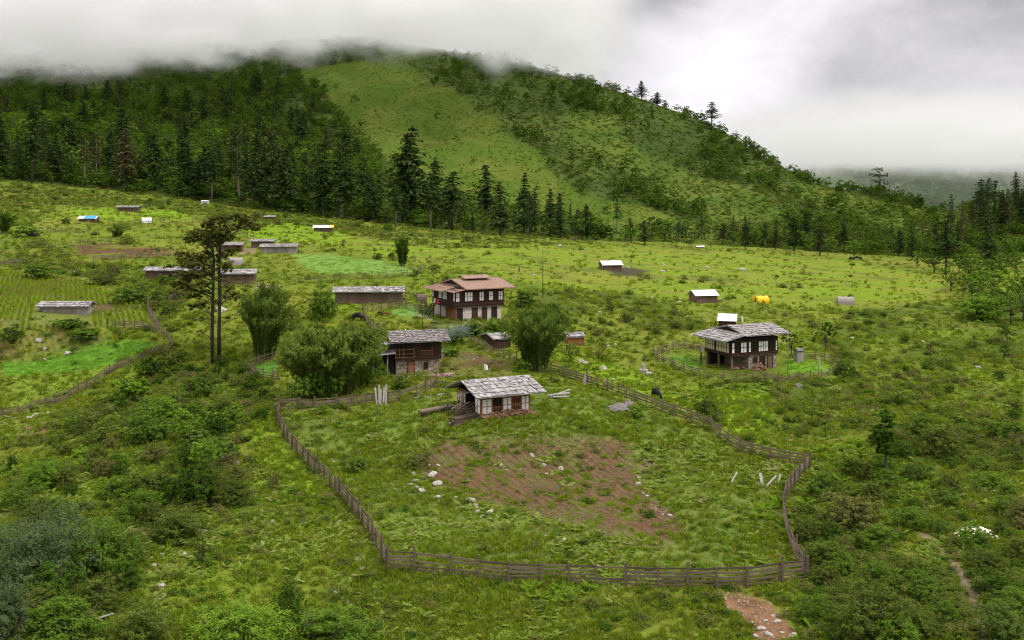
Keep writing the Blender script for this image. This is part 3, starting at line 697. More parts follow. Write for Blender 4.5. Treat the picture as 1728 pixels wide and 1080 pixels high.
class Face:
    """a wall plane: origin o, direction u along it, outward normal n, all in the thing's own axes"""
    def __init__(s, o, u, n): s.o = Vector(o); s.u = Vector(u).normalized(); s.n = Vector(n).normalized()
    def P(s, u, z, d): return s.o+s.u*u+s.n*d+Vector((0, 0, z))
    def box(s, mb, u0, u1, z0, z1, d0, d1):
        vs = [s.P(u, z, d) for z in (z0, z1) for u, d in ((u0, d1), (u1, d1), (u1, d0), (u0, d0))]
        return mb.add(vs, [(0,3,2,1),(4,5,6,7),(0,1,5,4),(1,2,6,5),(2,3,7,6),(3,0,4,7)])
    def window(s, par, u0, u1, z0, z1, cols, rows, fm='brown', pm='white', d=.0, fw=.07, name='window'):
        mb = MB()
        for k in range(cols+1):
            u = u0+(u1-u0)*k/cols; s.box(mb, u-fw/2, u+fw/2, z0-.02, z1+.02, d, d+.085)
        for k in range(rows+1):
            z = z0+(z1-z0)*k/rows; s.box(mb, u0-fw/2-.015, u1+fw/2+.015, z-fw/2, z+fw/2, d+.004, d+.075)
        wn = mb.build(name, BM[fm], par); pb = MB(); s.box(pb, u0+.01, u1-.01, z0+.01, z1-.01, d+.008, d+.04)
        pb.build('pane', BM[pm], wn); return wn
    def door(s, par, u0, u1, z0, z1, mat='brown', fm='brown', d=0.0, open_=False):
        mb = MB(); s.box(mb, u0-.1, u0, z0, z1+.1, d, d+.10); s.box(mb, u1, u1+.1, z0, z1+.1, d, d+.10); s.box(mb, u0, u1, z1, z1+.1, d, d+.096)
        f = mb.build('door', BM[fm], par); mb = MB(); k = 4
        for i in range(k):
            a = u0+(u1-u0)*i/k; s.box(mb, a+.006, a+(u1-u0)/k-.006, z0+.01, z1-.005, d+.01, d+.05)
        mb.build('door_infill', BM['black' if open_ else mat], f)  # open doors get a black panel in place of the unlit interior
    def boards(s, mb, u0, u1, z0, z1, d0, d1, w=.25):
        n = max(1, int(round((u1-u0)/w)))
        for i in range(n):
            a = u0+(u1-u0)*i/n; e = random.uniform(-.012, .012); s.box(mb, a+.006, a+(u1-u0)/n-.006, z0, z1, d0, d1+e)
        return mb
def shingles(par, q, mat, rows=5, w=.28, name='roof', stones=18, t=.04, gap=.05):
    """q: eave-left, eave-right, ridge-right, ridge-left; courses of split planks, each lapping the one below, weighted with stones"""
    q = [Vector(p) for p in q]; mb = MB()
    n = (q[1]-q[0]).cross(q[3]-q[0]).normalized()
    if n.z < 0: n = -n
    L = (q[1]-q[0]).length; cols = int(L/w)
    for r in range(rows):
        v0 = r/rows; v1 = min(1.0, (r+1.25)/rows)
        for c in range(cols):
            if random.random() < .02: continue
            u0 = (c+.04)/cols; u1 = (c+.98)/cols; e = random.uniform(-.5, .5)*gap*3/rows; lift = .115*(.5+.9*random.random())
            def P(u, v, k): return q[0].lerp(q[1], u).lerp(q[3].lerp(q[2], u), v)+n*k
            a = max(0, v0+e) if r else v0+random.uniform(-.03, .02)
            vs = [P(u0, a, lift+t), P(u1, a, lift+t), P(u1, v1, .01+t), P(u0, v1, .01+t), P(u0, a, lift), P(u1, a, lift), P(u1, v1, .01), P(u0, v1, .01)]
            mb.add(vs, [(0,1,2,3),(7,6,5,4),(0,4,5,1),(1,5,6,2),(2,6,7,3),(3,7,4,0)])
    mb.slab([p-n*.02 for p in q], .05)
    ro = mb.build(name, BM[mat], par)
    if stones:
        sb = MB()
        for k in range(stones):
            r = random.randint(0, rows-1); u = random.uniform(.03, .97); v = (r+.55+random.uniform(-.1, .1))/rows
            p = q[0].lerp(q[1], u).lerp(q[3].lerp(q[2], u), v)+n*.12; s_ = random.uniform(.09, .19)
            rockshape(sb, p, s_, s_*.8, s_*.55)
        sb.build('stone_weights', BM['rockd'], ro, kind='stuff')
    return ro
_ico = None
def rockshape(mb, p, a, b, c, sub=0):
    t = (1+5**.5)/2; vs = [Vector(v).normalized() for v in [(-1,t,0),(1,t,0),(-1,-t,0),(1,-t,0),(0,-1,t),(0,1,t),(0,-1,-t),(0,1,-t),(t,0,-1),(t,0,1),(-t,0,-1),(-t,0,1)]]
    fs = [(0,11,5),(0,5,1),(0,1,7),(0,7,10),(0,10,11),(1,5,9),(5,11,4),(11,10,2),(10,7,6),(7,1,8),(3,9,4),(3,4,2),(3,2,6),(3,6,8),(3,8,9),(4,9,5),(2,4,11),(6,2,10),(8,6,7),(9,8,1)]
    for _ in range(sub):
        cache = {}; nf = []
        def md(i, j):
            k = (min(i, j), max(i, j))
            if k not in cache: cache[k] = len(vs); vs.append(((vs[i]+vs[j])/2).normalized())
            return cache[k]
        for a_, b_, c_ in fs:
            x, y, z = md(a_, b_), md(b_, c_), md(c_, a_); nf += [(a_, x, z), (x, b_, y), (z, y, c_), (x, y, z)]
        fs = nf
    rz = random.uniform(0, 6.28); cr, sr = math.cos(rz), math.sin(rz); off = random.uniform(0, 50); out = []
    for v in vs:
        k = 1+.55*(math.sin(v.x*2.3+off)*math.cos(v.y*2.9+off*1.3)*.5+math.sin(v.z*3.7+off*.7)*.25)+random.uniform(-.12, .12)
        x, y, z = v.x*a*k, v.y*b*k, v.z*c*k; out.append(Vector(p)+Vector((x*cr-y*sr, x*sr+y*cr, z)))
    mb.add(out, fs)
def plain_roof(par, q, mat, t=.10, name='roof', ribs=0):
    mb = MB(); q = [Vector(p) for p in q]; mb.slab(q, t)
    n = (q[1]-q[0]).cross(q[3]-q[0]).normalized(); n = -n if n.z < 0 else n
    for k in range(ribs):
        u = (k+.5)/ribs; mb.beam(q[0].lerp(q[1], u)+n*.015, q[3].lerp(q[2], u)+n*.015, .05, .05, n)
    return mb.build(name, BM[mat], par)
def pad(px, py, r):
    p = hit(px, py); PADS.append((p.x, p.y, r, p.z)); return p
def L2(o, rz, x, y, z=0.0):
    return Vector((o.x+x*math.cos(rz)-y*math.sin(rz), o.y+x*math.sin(rz)+y*math.cos(rz), o.z+z))

# ---- building plots are levelled before the ground is built
P_BIG = hit(771, 542); P_H2 = hit(1234, 626); P_HUT = hit(812, 708); P_DARK = hit(668, 633)
for o, rz, cx, cy_, r in ((P_BIG, R(26), 4, 5, 8.0), (P_H2, R(23), 4, 3.3, 6.5), (P_HUT, R(25), 3, 3.5, 5.5), (P_DARK, R(16), 2, 3, 5.5)):
    c = L2(o, rz, cx, cy_); PADS.append((c.x, c.y, r, o.z))
build_ground()
# ---------------------------------------------------------------- spread the ground cover
G = np.random.default_rng(5)
def cand(n, x0=-140, x1=1870, y0=335, y1=1250, pw=1.0):
    px = G.uniform(x0, x1, n); py = y0+(y1-y0)*G.random(n)**pw
    h = hits(px, py); return px, py, h
ALLROUGH = Z_ROUGH
def anyin(ps, px, py):
    r = np.zeros(len(px), bool)
    for p in ps: r |= inpoly(p, px, py)
    return r
H_BUILT = [  # ground plans kept clear: (px polygon)
 [(700,505),(770,545),(850,548),(860,520),(760,505)], [(1195,600),(1235,628),(1325,625),(1325,605),(1260,590)], [(765,690),(812,712),(905,700),(890,670),(780,670)],
 [(640,615),(665,634),(740,630),(740,610),(650,605)], [(560,500),(565,517),(678,503),(678,495)]]
def clear(px, py, built=True):
    k = ~anyin([Z_MUD]+Z_PATH+Z_SOIL[:1], px, py)
    if built: k &= ~anyin(H_BUILT, px, py)
    return k
def patchy(h, s, seed): return fbm(h[:, 0]/s, h[:, 1]/s, seed, 3)
g = np.random.default_rng(3)
def tuft(n, r, h, mat, wd=.03, lean=.45):
    return pack('tuft', [blades(n, r, h, g, wd, lean)], mat)
K_GRASS = [tuft(22, .34, .34, LM['grass'], .05), tuft(18, .28, .48, LM['grass'], .045, .35), tuft(26, .42, .26, LM['grass'], .055, .6), tuft(16, .22, .55, LM['grass'], .04, .3), tuft(20, .40, .22, LM['weed'], .06, .8)]
K_LUSH = [tuft(34, .36, .26, LM['lush'], .03, .6), tuft(30, .34, .34, LM['lush'], .03, .5)]
K_CROP = [tuft(40, .5, .12, LM['crop'], .04, .7), tuft(36, .45, .15, LM['crop'], .04, .7)]
K_FERN = [frond_plant(8, .62, g, LM['fern']), frond_plant(10, .5, g, LM['fern'], .34, .7), frond_plant(6, .72, g, LM['fern'], .25)]
K_LILY = [frond_plant(12, .68, g, LM['lily'], .24, .38), frond_plant(10, .8, g, LM['lily'], .22, .3)]
K_WEED = [leafy_clump(60, .36, .34, .17, g, LM['weed']), leafy_clump(50, .28, .5, .15, g, LM['weed'], .35, 1.2), leafy_clump(46, .42, .22, .2, g, LM['bright'], .6), leafy_clump(80, .5, .4, .17, g, LM['dark'], .5), leafy_clump(70, .45, .45, .16, g, LM['scrub'], .5)]
K_SCRUB = [leafy_clump(230, .62, .62, .17, g, LM['scrub'], .45), leafy_clump(260, .75, .55, .15, g, LM['scrub'], .4), leafy_clump(210, .5, .75, .15, g, LM['scrub'], .35, 1.0), leafy_clump(220, .6, .5, .18, g, LM['dark'], .5)]
far_k = lambda Y, p=.55: np.clip(Y/95, .75, 9)**p
def spread(name, kinds, n, keep, size, label, pw=1.0, tilt=.15, y0=335, seed=None, y1=1250, cat='plants'):
    px, py, h = cand(n, pw=pw, y0=y0, y1=y1); ft = _tab(FOOT, px)
    ok = (h[:, 1] < ft+25) & keep(px, py, h)
    px, py, h = px[ok], py[ok], h[ok]
    s = size*far_k(h[:, 1])*G.uniform(.6, 1.35, len(h))
    return scatter(name, kinds, h, s, G.uniform(0, 6.28, len(h)), label, tilt, cat=cat)
def k_grass(px, py, h):
    k = clear(px, py); fl = inpoly(Z_PLOUGH, px, py) | inpoly(Z_BROWN2, px, py) | inpoly(Z_BROWN4, px, py)|inpoly(Z_BROWN3, px, py)|inpoly(Z_FURROW, px, py)
    k &= ~(inpoly(Z_FURROW, px, py) & (G.random(len(px)) < .93))
    k &= ~fl | ((patchy(h, 3, 7)+patchy(h, .9, 8) > .15) & (G.random(len(px)) < .5))
    k &= ~k_crop(px, py, h)
    md = inpoly(Z_MEADOW, px, py); k &= ~md | (G.random(len(px)) < .35)
    k &= G.random(len(px)) < .35+1.2*np.clip(patchy(h, 8, 13)+.4, 0, 1)
    return k
def k_lush(px, py, h):
    gr = anyin(Z_GRASSY, px, py) & ~k_crop(px, py, h); fld = inpoly(Z_FIELD, px, py) & ~inpoly(Z_PLOUGH, px, py); md = inpoly(Z_MEADOW, px, py)
    pr = np.where(gr, .9, np.where(md, .22, np.where(fld, .25, .05)))
    pr = pr*(.25+1.5*np.clip(patchy(h, 10, 17)+.3, 0, 1)); pr = np.where(inpoly(Z_PLOUGH, px, py), .6*(patchy(h, 3.6, 18)+.5*patchy(h, 1.0, 19) > .08), pr)
    return clear(px, py) & (G.random(len(px)) < pr)
def k_crop(px, py, h): return (inpoly(Z_BRT, px, py)|inpoly(Z_MINT, px, py)|inpoly(Z_H2, px, py)|inpoly(Z_MINT2, px, py)|inpoly(Z_H2B, px, py)|inpoly(Z_SMALL, px, py)) & clear(px, py)
def k_fern(px, py, h):
    fld = inpoly(Z_FIELD, px, py) & ~inpoly(Z_PLOUGH, px, py) & (py > 740)
    low = (py > 640) & ~fld & ~anyin(Z_GRASSY, px, py) & ~inpoly(Z_PLOUGH, px, py) & ~inpoly(Z_LIME, px, py) & ~inpoly(Z_BRT, px, py)
    pr = np.where(fld, .8, np.where(low, .5, .03))*np.clip(patchy(h, 7, 23)*3.2+.25, 0, 1)
    return clear(px, py) & (G.random(len(px)) < pr)
LILY = [[(1370,770),(1480,740),(1500,860),(1400,900),(1370,930),(1340,880)], [(1350,960),(1450,930),(1560,1040),(1560,1080),(1340,1080)], [(110,750),(210,740),(205,810),(120,800)], [(10,790),(80,800),(70,840),(10,830)],
        [(1270,860),(1340,840),(1350,930),(1280,900)], [(880,985),(1000,985),(1010,1010),(900,1012)], [(390,600),(420,620),(400,640)], [(1500,800),(1560,780),(1590,850),(1520,880)]]
def k_lily(px, py, h): return anyin(LILY, px, py) & (G.random(len(px)) < np.clip(patchy(h, 3, 27)*4+.25, 0, .8))
def k_weed(px, py, h):
    r = anyin(ALLROUGH, px, py); fld = inpoly(Z_FIELD, px, py); pl = inpoly(Z_PLOUGH, px, py)|inpoly(Z_FURROW, px, py)
    pr = np.where(r, .75, np.where(pl, .14, np.where(fld, .3, .3)))*np.clip(.5+patchy(h, 6, 33)*2.2, 0, 1)
    pr = np.where(k_crop(px, py, h), 0, pr)
    pr = np.where(inpoly(Z_MEADOW, px, py), .12*(patchy(h, 14, 34) > .12), pr); pr = np.where(inpoly(Z_LIME, px, py)|inpoly(Z_BRT, px, py), .02, pr)
    return clear(px, py) & (G.random(len(px)) < pr)
def k_scrub(px, py, h):
    r = anyin(ALLROUGH, px, py); fld = inpoly(Z_FIELD, px, py)|inpoly(Z_FURROW, px, py)|inpoly(Z_LIME, px, py)|inpoly(Z_BRT, px, py)
    pr = np.where(r, 1.0, np.where(fld, .015, .14))*np.clip(.42+patchy(h, 9, 37)*2.6, 0, 1)
    pr = np.where((px > 860) & (py < 720), pr*.62, pr); pr = np.where(k_crop(px, py, h), 0, pr)
    pr = np.where(anyin(Z_GRASSY, px, py), .01, pr); pr = np.where(inpoly(Z_MEADOW, px, py), .20*(patchy(h, 20, 38)+.6*patchy(h, 5, 39) > .33), pr)
    return clear(px, py) & (G.random(len(px)) < pr)
spread('grass', K_GRASS, 64000, k_grass, .95, 'yellow green rough grass covering the slopes and field edges', cat='grass')
spread('lush_grass', K_LUSH, 30000, k_lush, .9, 'bright green short grass around the houses and tracks', cat='grass')
spread('young_crop', K_CROP, 26000, k_crop, .8, 'vivid green young crop filling the small fenced plots', y0=400, y1=720, cat='crop')
spread('bracken', K_FERN, 30000, k_fern, 1.0, 'pale green bracken patches in the fenced field and on the slopes', tilt=.2, cat='ferns')
spread('fern_bank', K_LILY, 15000, k_lily, .95, 'large bright yellow green fern fronds on the banks', y0=560, y1=1150, cat='ferns')
spread('weeds', K_WEED, 38000, k_weed, 1.0, 'low leafy weeds growing thick between the grass', cat='weeds')
spread('low_scrub', K_SCRUB, 26000, k_scrub, 1.05, 'dark low scrub spread over the rough slopes', cat='scrub')

Z_STRIP = [(-60,296),(200,318),(450,352),(640,378),(860,396),(1000,404),(1000,412),(860,420),(700,415),(600,398),(480,376),(340,366),(260,352),(100,348),(60,380),(-60,385)]
spread('brown_scrub', [leafy_clump(60, .9, .7, .36, g, LM['scrub'], .5), leafy_clump(50, .7, .9, .32, g, LM['scrub'], .4, 1.0), leafy_clump(60, 1.1, .55, .36, g, LM['weed'], .5)], 52000,
       lambda px, py, h: (inpoly(Z_STRIP, px, py) & (G.random(len(px)) < .75)) | (inpoly([(0,455),(60,400),(110,420),(125,440),(200,448),(290,455),(330,475),(320,500),(290,535),(225,512),(165,470),(60,455)], px, py) & (G.random(len(px)) < .35)), .62,
       'brownish green knee high scrub on the strip below the forest', y0=290, y1=540, cat='scrub')
# clods of the ploughed plot and rubble of the earth slip
def clods(poly, n, s0, s1, mat, name, lab, pw=1.0, rows=False):
    xs = [p[0] for p in poly]; ys = [p[1] for p in poly]; px = G.uniform(min(xs), max(xs), n); py = G.uniform(min(ys), max(ys), n); k = inpoly(poly, px, py); h = hits(px[k], py[k])
    if rows:
        h = h[fbm(h[:, 0]/3.6, h[:, 1]/3.6, 18, 3)+.5*fbm(h[:, 0], h[:, 1], 19, 3) < .10]
        u = h[:, 0]*math.cos(R(32))-h[:, 1]*math.sin(R(32)); h = h[(np.sin(u*2*math.pi/.95+1.5*fbm(h[:, 0]/6, h[:, 1]/6, 141, 2)) > -.1) | (G.random(len(h)) < .25)]
    ms = []
    for i in range(4):
        mb = MB(); rockshape(mb, (0, 0, 0), .5, .45, .35); ms.append(mb.mesh(name, mat))
    scatter(name, ms, h, s0+(s1-s0)*G.random(len(h))**3, G.uniform(0, 6.28, len(h)), lab, .5, cat='soil')
clods(Z_PLOUGH, 24000, .07, .30, plank_mat('soil_clod', (.066,.037,.019), (.20,.124,.066), (1, 1, 1), .95, .8, .3), 'soil_clods', 'brown clods of turned soil covering the ploughed plot', rows=True)
clods(Z_SOIL[0], 900, .03, .30, BM['rubble'], 'slip_rubble', 'rubble of pale stones and orange earth on the bare slip below the fence')
# planted rows in the left hand field
o_ = hit(120, 505); rows = []
for i in range(-60, 61):
    for j in range(-95, 90):
        rows.append((o_.x+i*.9*math.cos(R(24))-j*.62*math.sin(R(24)), o_.y+i*.9*math.sin(R(24))+j*.62*math.cos(R(24))))
rows = np.array(rows); rx_, ry_ = rows[:, 0]+G.normal(0, .07, len(rows)), rows[:, 1]+G.normal(0, .12, len(rows)); rz_ = ground_z(rx_, ry_)
rpx = CX+F*rx_/ry_; rpy = YH-F*rz_/ry_; shedp = [(60,512),(152,512),(156,548),(60,548)]
kr = inpoly(Z_FURROW, rpx, rpy) & ~inpoly(shedp, rpx, rpy) & (fbm(rx_/9, ry_/9, 81, 2) < .5)
scatter('planted_rows', [tuft(16, .2, .5, LM['lush'], .05, .4), tuft(16, .22, .42, LM['grass'], .05, .5)], np.stack([rx_, ry_, rz_], 1)[kr], G.uniform(.8, 1.25, kr.sum()), G.uniform(0, 6.28, kr.sum()), 'rows of young plants in the brown soil of the left hand field', .1, cat='crop')

# the hill: scrub and open woodland as uncounted masses
px = G.uniform(-160, 1900, 60000); u = G.random(60000); ft = _tab(FOOT, px); cr = _tab(CREST, px)
Yh = ft-10+(cr+25-ft)*u**.85; Xh = (px-CX)/F*Yh; Hh = np.stack([Xh, Yh, ground_z(Xh, Yh)], 1); pyh = YH-F*Hh[:, 2]/Yh
jx = px+45*fbm(Xh/70, Yh/90, 111, 3); jy = pyh+18*fbm(Xh/60+5, Yh/80, 115, 3)
openm = inpoly(Z_SCREE, jx, jy); open2 = inpoly(Z_SLOPE2, jx, jy)|inpoly(Z_SLOPE3, jx, jy)
nz = fbm(Xh/45, Yh/60, 91, 3); n2 = fbm(Xh/16, Yh/20, 93, 2)
wood = (px < 640)|((~openm)&(px < 1350)&(pyh < 330))
pw_ = np.where(openm, 0.004, np.where(open2, .05*(nz > .1), np.where(px < 640, .46, np.clip(.12+nz*.46+n2*.14, 0, .34))))
kw = G.random(len(px)) < pw_*.62
K_WOOD = []
for i in range(5):
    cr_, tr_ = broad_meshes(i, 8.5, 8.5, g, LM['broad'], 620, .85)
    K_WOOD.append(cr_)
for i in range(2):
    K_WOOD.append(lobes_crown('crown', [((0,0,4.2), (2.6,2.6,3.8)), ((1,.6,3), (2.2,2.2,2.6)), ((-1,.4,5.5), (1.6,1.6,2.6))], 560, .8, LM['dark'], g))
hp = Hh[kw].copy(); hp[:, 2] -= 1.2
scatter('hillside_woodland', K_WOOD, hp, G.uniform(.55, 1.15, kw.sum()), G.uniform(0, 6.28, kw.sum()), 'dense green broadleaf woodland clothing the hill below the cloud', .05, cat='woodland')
pw2 = np.where(openm, .42+.3*(n2 > .05), np.where(open2, .32, .55))
ks = (G.random(len(px)) < pw2) & ~kw
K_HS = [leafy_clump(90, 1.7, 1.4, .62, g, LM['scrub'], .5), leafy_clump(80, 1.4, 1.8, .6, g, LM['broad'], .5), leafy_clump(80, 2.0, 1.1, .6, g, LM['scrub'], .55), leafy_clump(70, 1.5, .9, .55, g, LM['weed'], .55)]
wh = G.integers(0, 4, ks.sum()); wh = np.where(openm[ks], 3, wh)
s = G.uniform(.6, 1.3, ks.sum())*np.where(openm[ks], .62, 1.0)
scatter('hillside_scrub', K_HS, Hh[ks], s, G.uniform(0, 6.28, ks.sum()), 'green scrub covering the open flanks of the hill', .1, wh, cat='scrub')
# far slopes beyond the side valley
px = G.uniform(1250, 2100, 5000); Yh = G.uniform(1700, 2900, 5000); Xh = (px-CX)/F*Yh; zz_ = ground_z(Xh, Yh)
kf = fbm(Xh/160, Yh/260, 97, 3) > -.05
scatter('far_forest', K_WOOD, np.stack([Xh, Yh, zz_-2], 1)[kf], G.uniform(1.2, 2.4, kf.sum()), G.uniform(0, 6.28, kf.sum()), 'misty forest on the far valley side', .05, cat='forest')
# ---------------------------------------------------------------- the large farmhouse with the red roof
def big_house():
    T = empty('farmhouse', P_BIG, R(26), label='large two storey farmhouse with a red metal roof and whitewashed ground floor', cat='house')
    W, D = 8.0, 9.8
    Fr = Face((0, 0, 0), (1, 0, 0), (0, -1, 0)); Sd = Face((0, 0, 0), (0, 1, 0), (-1, 0, 0)); Rt = Face((W, 0, 0), (0, 1, 0), (1, 0, 0))
    mb = MB(); mb.box(0, W, 0, D, -.6, 2.3); mb.build('masonry_wall', BM['wash'], T)
    mb = MB(); mb.box(-.32, W+.32, -.32, D+.2, 2.42, 5.05); U = mb.build('timber_storey', BM['brown'], T)
    mb = MB(); Sd.boards(mb, .0, 4.7, -.3, 2.28, .01, .08, .3); mb.build('plank_wall', BM['warm'], T)
    UF = Face((-.32, -.32, 0), (1, 0, 0), (0, -1, 0)); US = Face((-.32, -.32, 0), (0, 1, 0), (-1, 0, 0))
    mb = MB()
    for z0, z1, d in ((2.30, 2.42, .10), (2.52, 2.66, .16), (3.05, 3.13, .07), (4.86, 4.98, .10)):
        UF.box(mb, -.05, 8.7, z0, z1, -.2, d); US.box(mb, -.05, 10.3, z0, z1+.004, -.2, d-.003)
    for k in range(22): UF.box(mb, .1+k*.39, .24+k*.39, 2.66, 2.80, -.05, .22)
    for k in range(15): UF.box(mb, .05+k*.6, .13+k*.6, 3.13, 4.86, -.05, .05)
    for k in range(17): US.box(mb, .05+k*.62, .13+k*.62, 3.13, 4.86, -.05, .05)
    mb.build('cornice', BM['brown'], T)
    for a, b, c in ((.0, .62, 2), (1.55, 2.95, 3), (4.15, 4.95, 2), (5.85, 6.65, 2), (7.62, 8.4, 2)): UF.window(T, a, b, 3.2, 4.68, c, 2, d=.05, fw=.055)
    for a, b, c in ((9.3, 10.25, 2), (5.9, 7.3, 2), (3.6, 5.5, 3), (.1, .8, 1)): US.window(T, a, b, 3.2, 4.68, c, 2, d=.05, fw=.055)
    for a, b, o_ in ((.12, .92, True), (2.75, 3.6, False), (4.55, 5.3, False), (6.3, 7.1, True)): Fr.door(T, a, b, 0, 2.0, 'brown', 'brown', .004, o_)
    # side balcony with stair
    mb = MB(); mb.box(-1.5, -.34, .8, 6.9, 2.30, 2.40)
    for k in range(24): mb.box(-1.5, -1.46, .85+k*.26, .89+k*.26, 2.4, 3.1)
    mb.box(-1.53, -1.43, .8, 6.9, 3.1, 3.18)
    for y in (.9, 3.6, 6.7): mb.box(-1.5, -1.38, y, y+.12, -.6, 2.3)
    B = mb.build('balcony', BM['brown'], T)
    mb = MB(); a = Vector((-1.2, 7.0, 2.35)); b = Vector((-1.6, 9.6, -.1))
    for dx in (-.35, .35): mb.beam(a+Vector((dx, 0, 0)), b+Vector((dx, 0, 0)), .08, .22)
    for k in range(8): q = a.lerp(b, (k+.5)/8); mb.box(q.x-.35, q.x+.35, q.y-.12, q.y+.12, q.z-.02, q.z+.02)
    mb.build('stair', BM['brown'], T)
    # attic, roofs
    mb = MB(); mb.box(.6, W, .5, D-.5, 5.05, 5.45); mb.box(2.2, W-.3, 2.6, 7.2, 5.45, 5.95)
    for x in (.9, 4.5, 8.6): mb.box(x, x+.14, -.9, 10.6, 5.16, 5.28)
    mb.build('attic', BM['black'], T)
    mb = MB(); mb.add([(x_, y_, z_) for x_ in (1.35, 1.45) for y_, z_ in ((-.9, 5.25), (10.7, 5.25), (4.9, 6.38))], [(0,1,2),(5,4,3),(0,3,4,1),(1,4,5,2),(2,5,3,0)]); mb.build('gable', BM['black'], T)  # black sheet added as the shade of the open attic
    ex, rx = -1.45, 11.2; ry = 4.9; ez, rz_ = 5.32, 6.5
    rf = plain_roof(T, [(1.1, ex, ez), (9.9, ex, ez), (9.9, ry, rz_), (1.1, ry, rz_)], 'red', .09, 'roof', 22)
    plain_roof(T, [(1.1, rx, ez), (9.9, rx, ez), (9.9, ry, rz_), (1.1, ry, rz_)], 'red', .09, 'roof', 22)
    mb = MB()
    for y in (ex, rx): mb.beam((1.05, y, ez-.07), (1.05, ry, rz_-.07), .08, .2); mb.beam((9.95, y, ez-.07), (9.95, ry, rz_-.07), .08, .2)
    mb.beam((1.05, ex-.04, ez-.08), (9.95, ex-.04, ez-.08), .06, .16); mb.build('fascia', BM['red'], T)
    plain_roof(T, [(-1.9, 2.3, 4.75), (-1.9, 11.0, 4.75), (1.6, 9.3, 5.62), (1.6, 2.3, 5.62)], 'red', .09, 'side_roof', 18)
    plain_roof(T, [(-1.2, -1.2, 4.82), (-1.2, 2.2, 4.82), (1.3, 2.2, 5.25), (1.3, -1.2, 5.25)], 'red', .08, 'porch_roof', 8)
    mb = MB(); mb.box(3.6, 7.0, 4.0, 5.8, 6.1, 6.72); mb.build('lantern_gap_dark', BM['black'], T)  # black block stands for the shaded gap below the lantern roof
    for s in (-1, 1): plain_roof(T, [(2.7, ry+s*1.75, 6.62), (7.6, ry+s*1.75, 6.62), (7.6, ry, 7.05), (2.7, ry, 7.05)], 'red', .07, 'lantern_roof', 10)
    mb = MB(); mb.tube([(5, ry, 7.0), (5, ry, 8.0)], .035, 5); f = mb.build('finial', BM['pale'], T)
    # things kept on and around the house
    for k, (y, c, lab) in enumerate(((3.9, 'red_cloth', 'red blanket airing over the balcony rail of the large farmhouse'), (5.6, 'white', 'white cloth hung on the balcony rail of the large farmhouse'))):
        mb = MB(); n = 6; w = .9 if k == 0 else .5
        for i in range(n):
            y0 = y+w*i/n; o_ = .03*math.sin(i*2.1)
            mb.box(-1.6+o_, -1.56+o_, y0, y0+w/n-.004, 2.5+.05*math.sin(i), 3.19)
        mb.box(-1.56, -1.4, y, y+w, 3.19, 3.22)
        o = mb.build('blanket' if k == 0 else 'cloth', BM[c]); o.matrix_world = T.matrix_basis; o.location = P_BIG; o.rotation_euler = (0, 0, R(26)); tag(o, lab, 'cloth')
    return T
big_house()
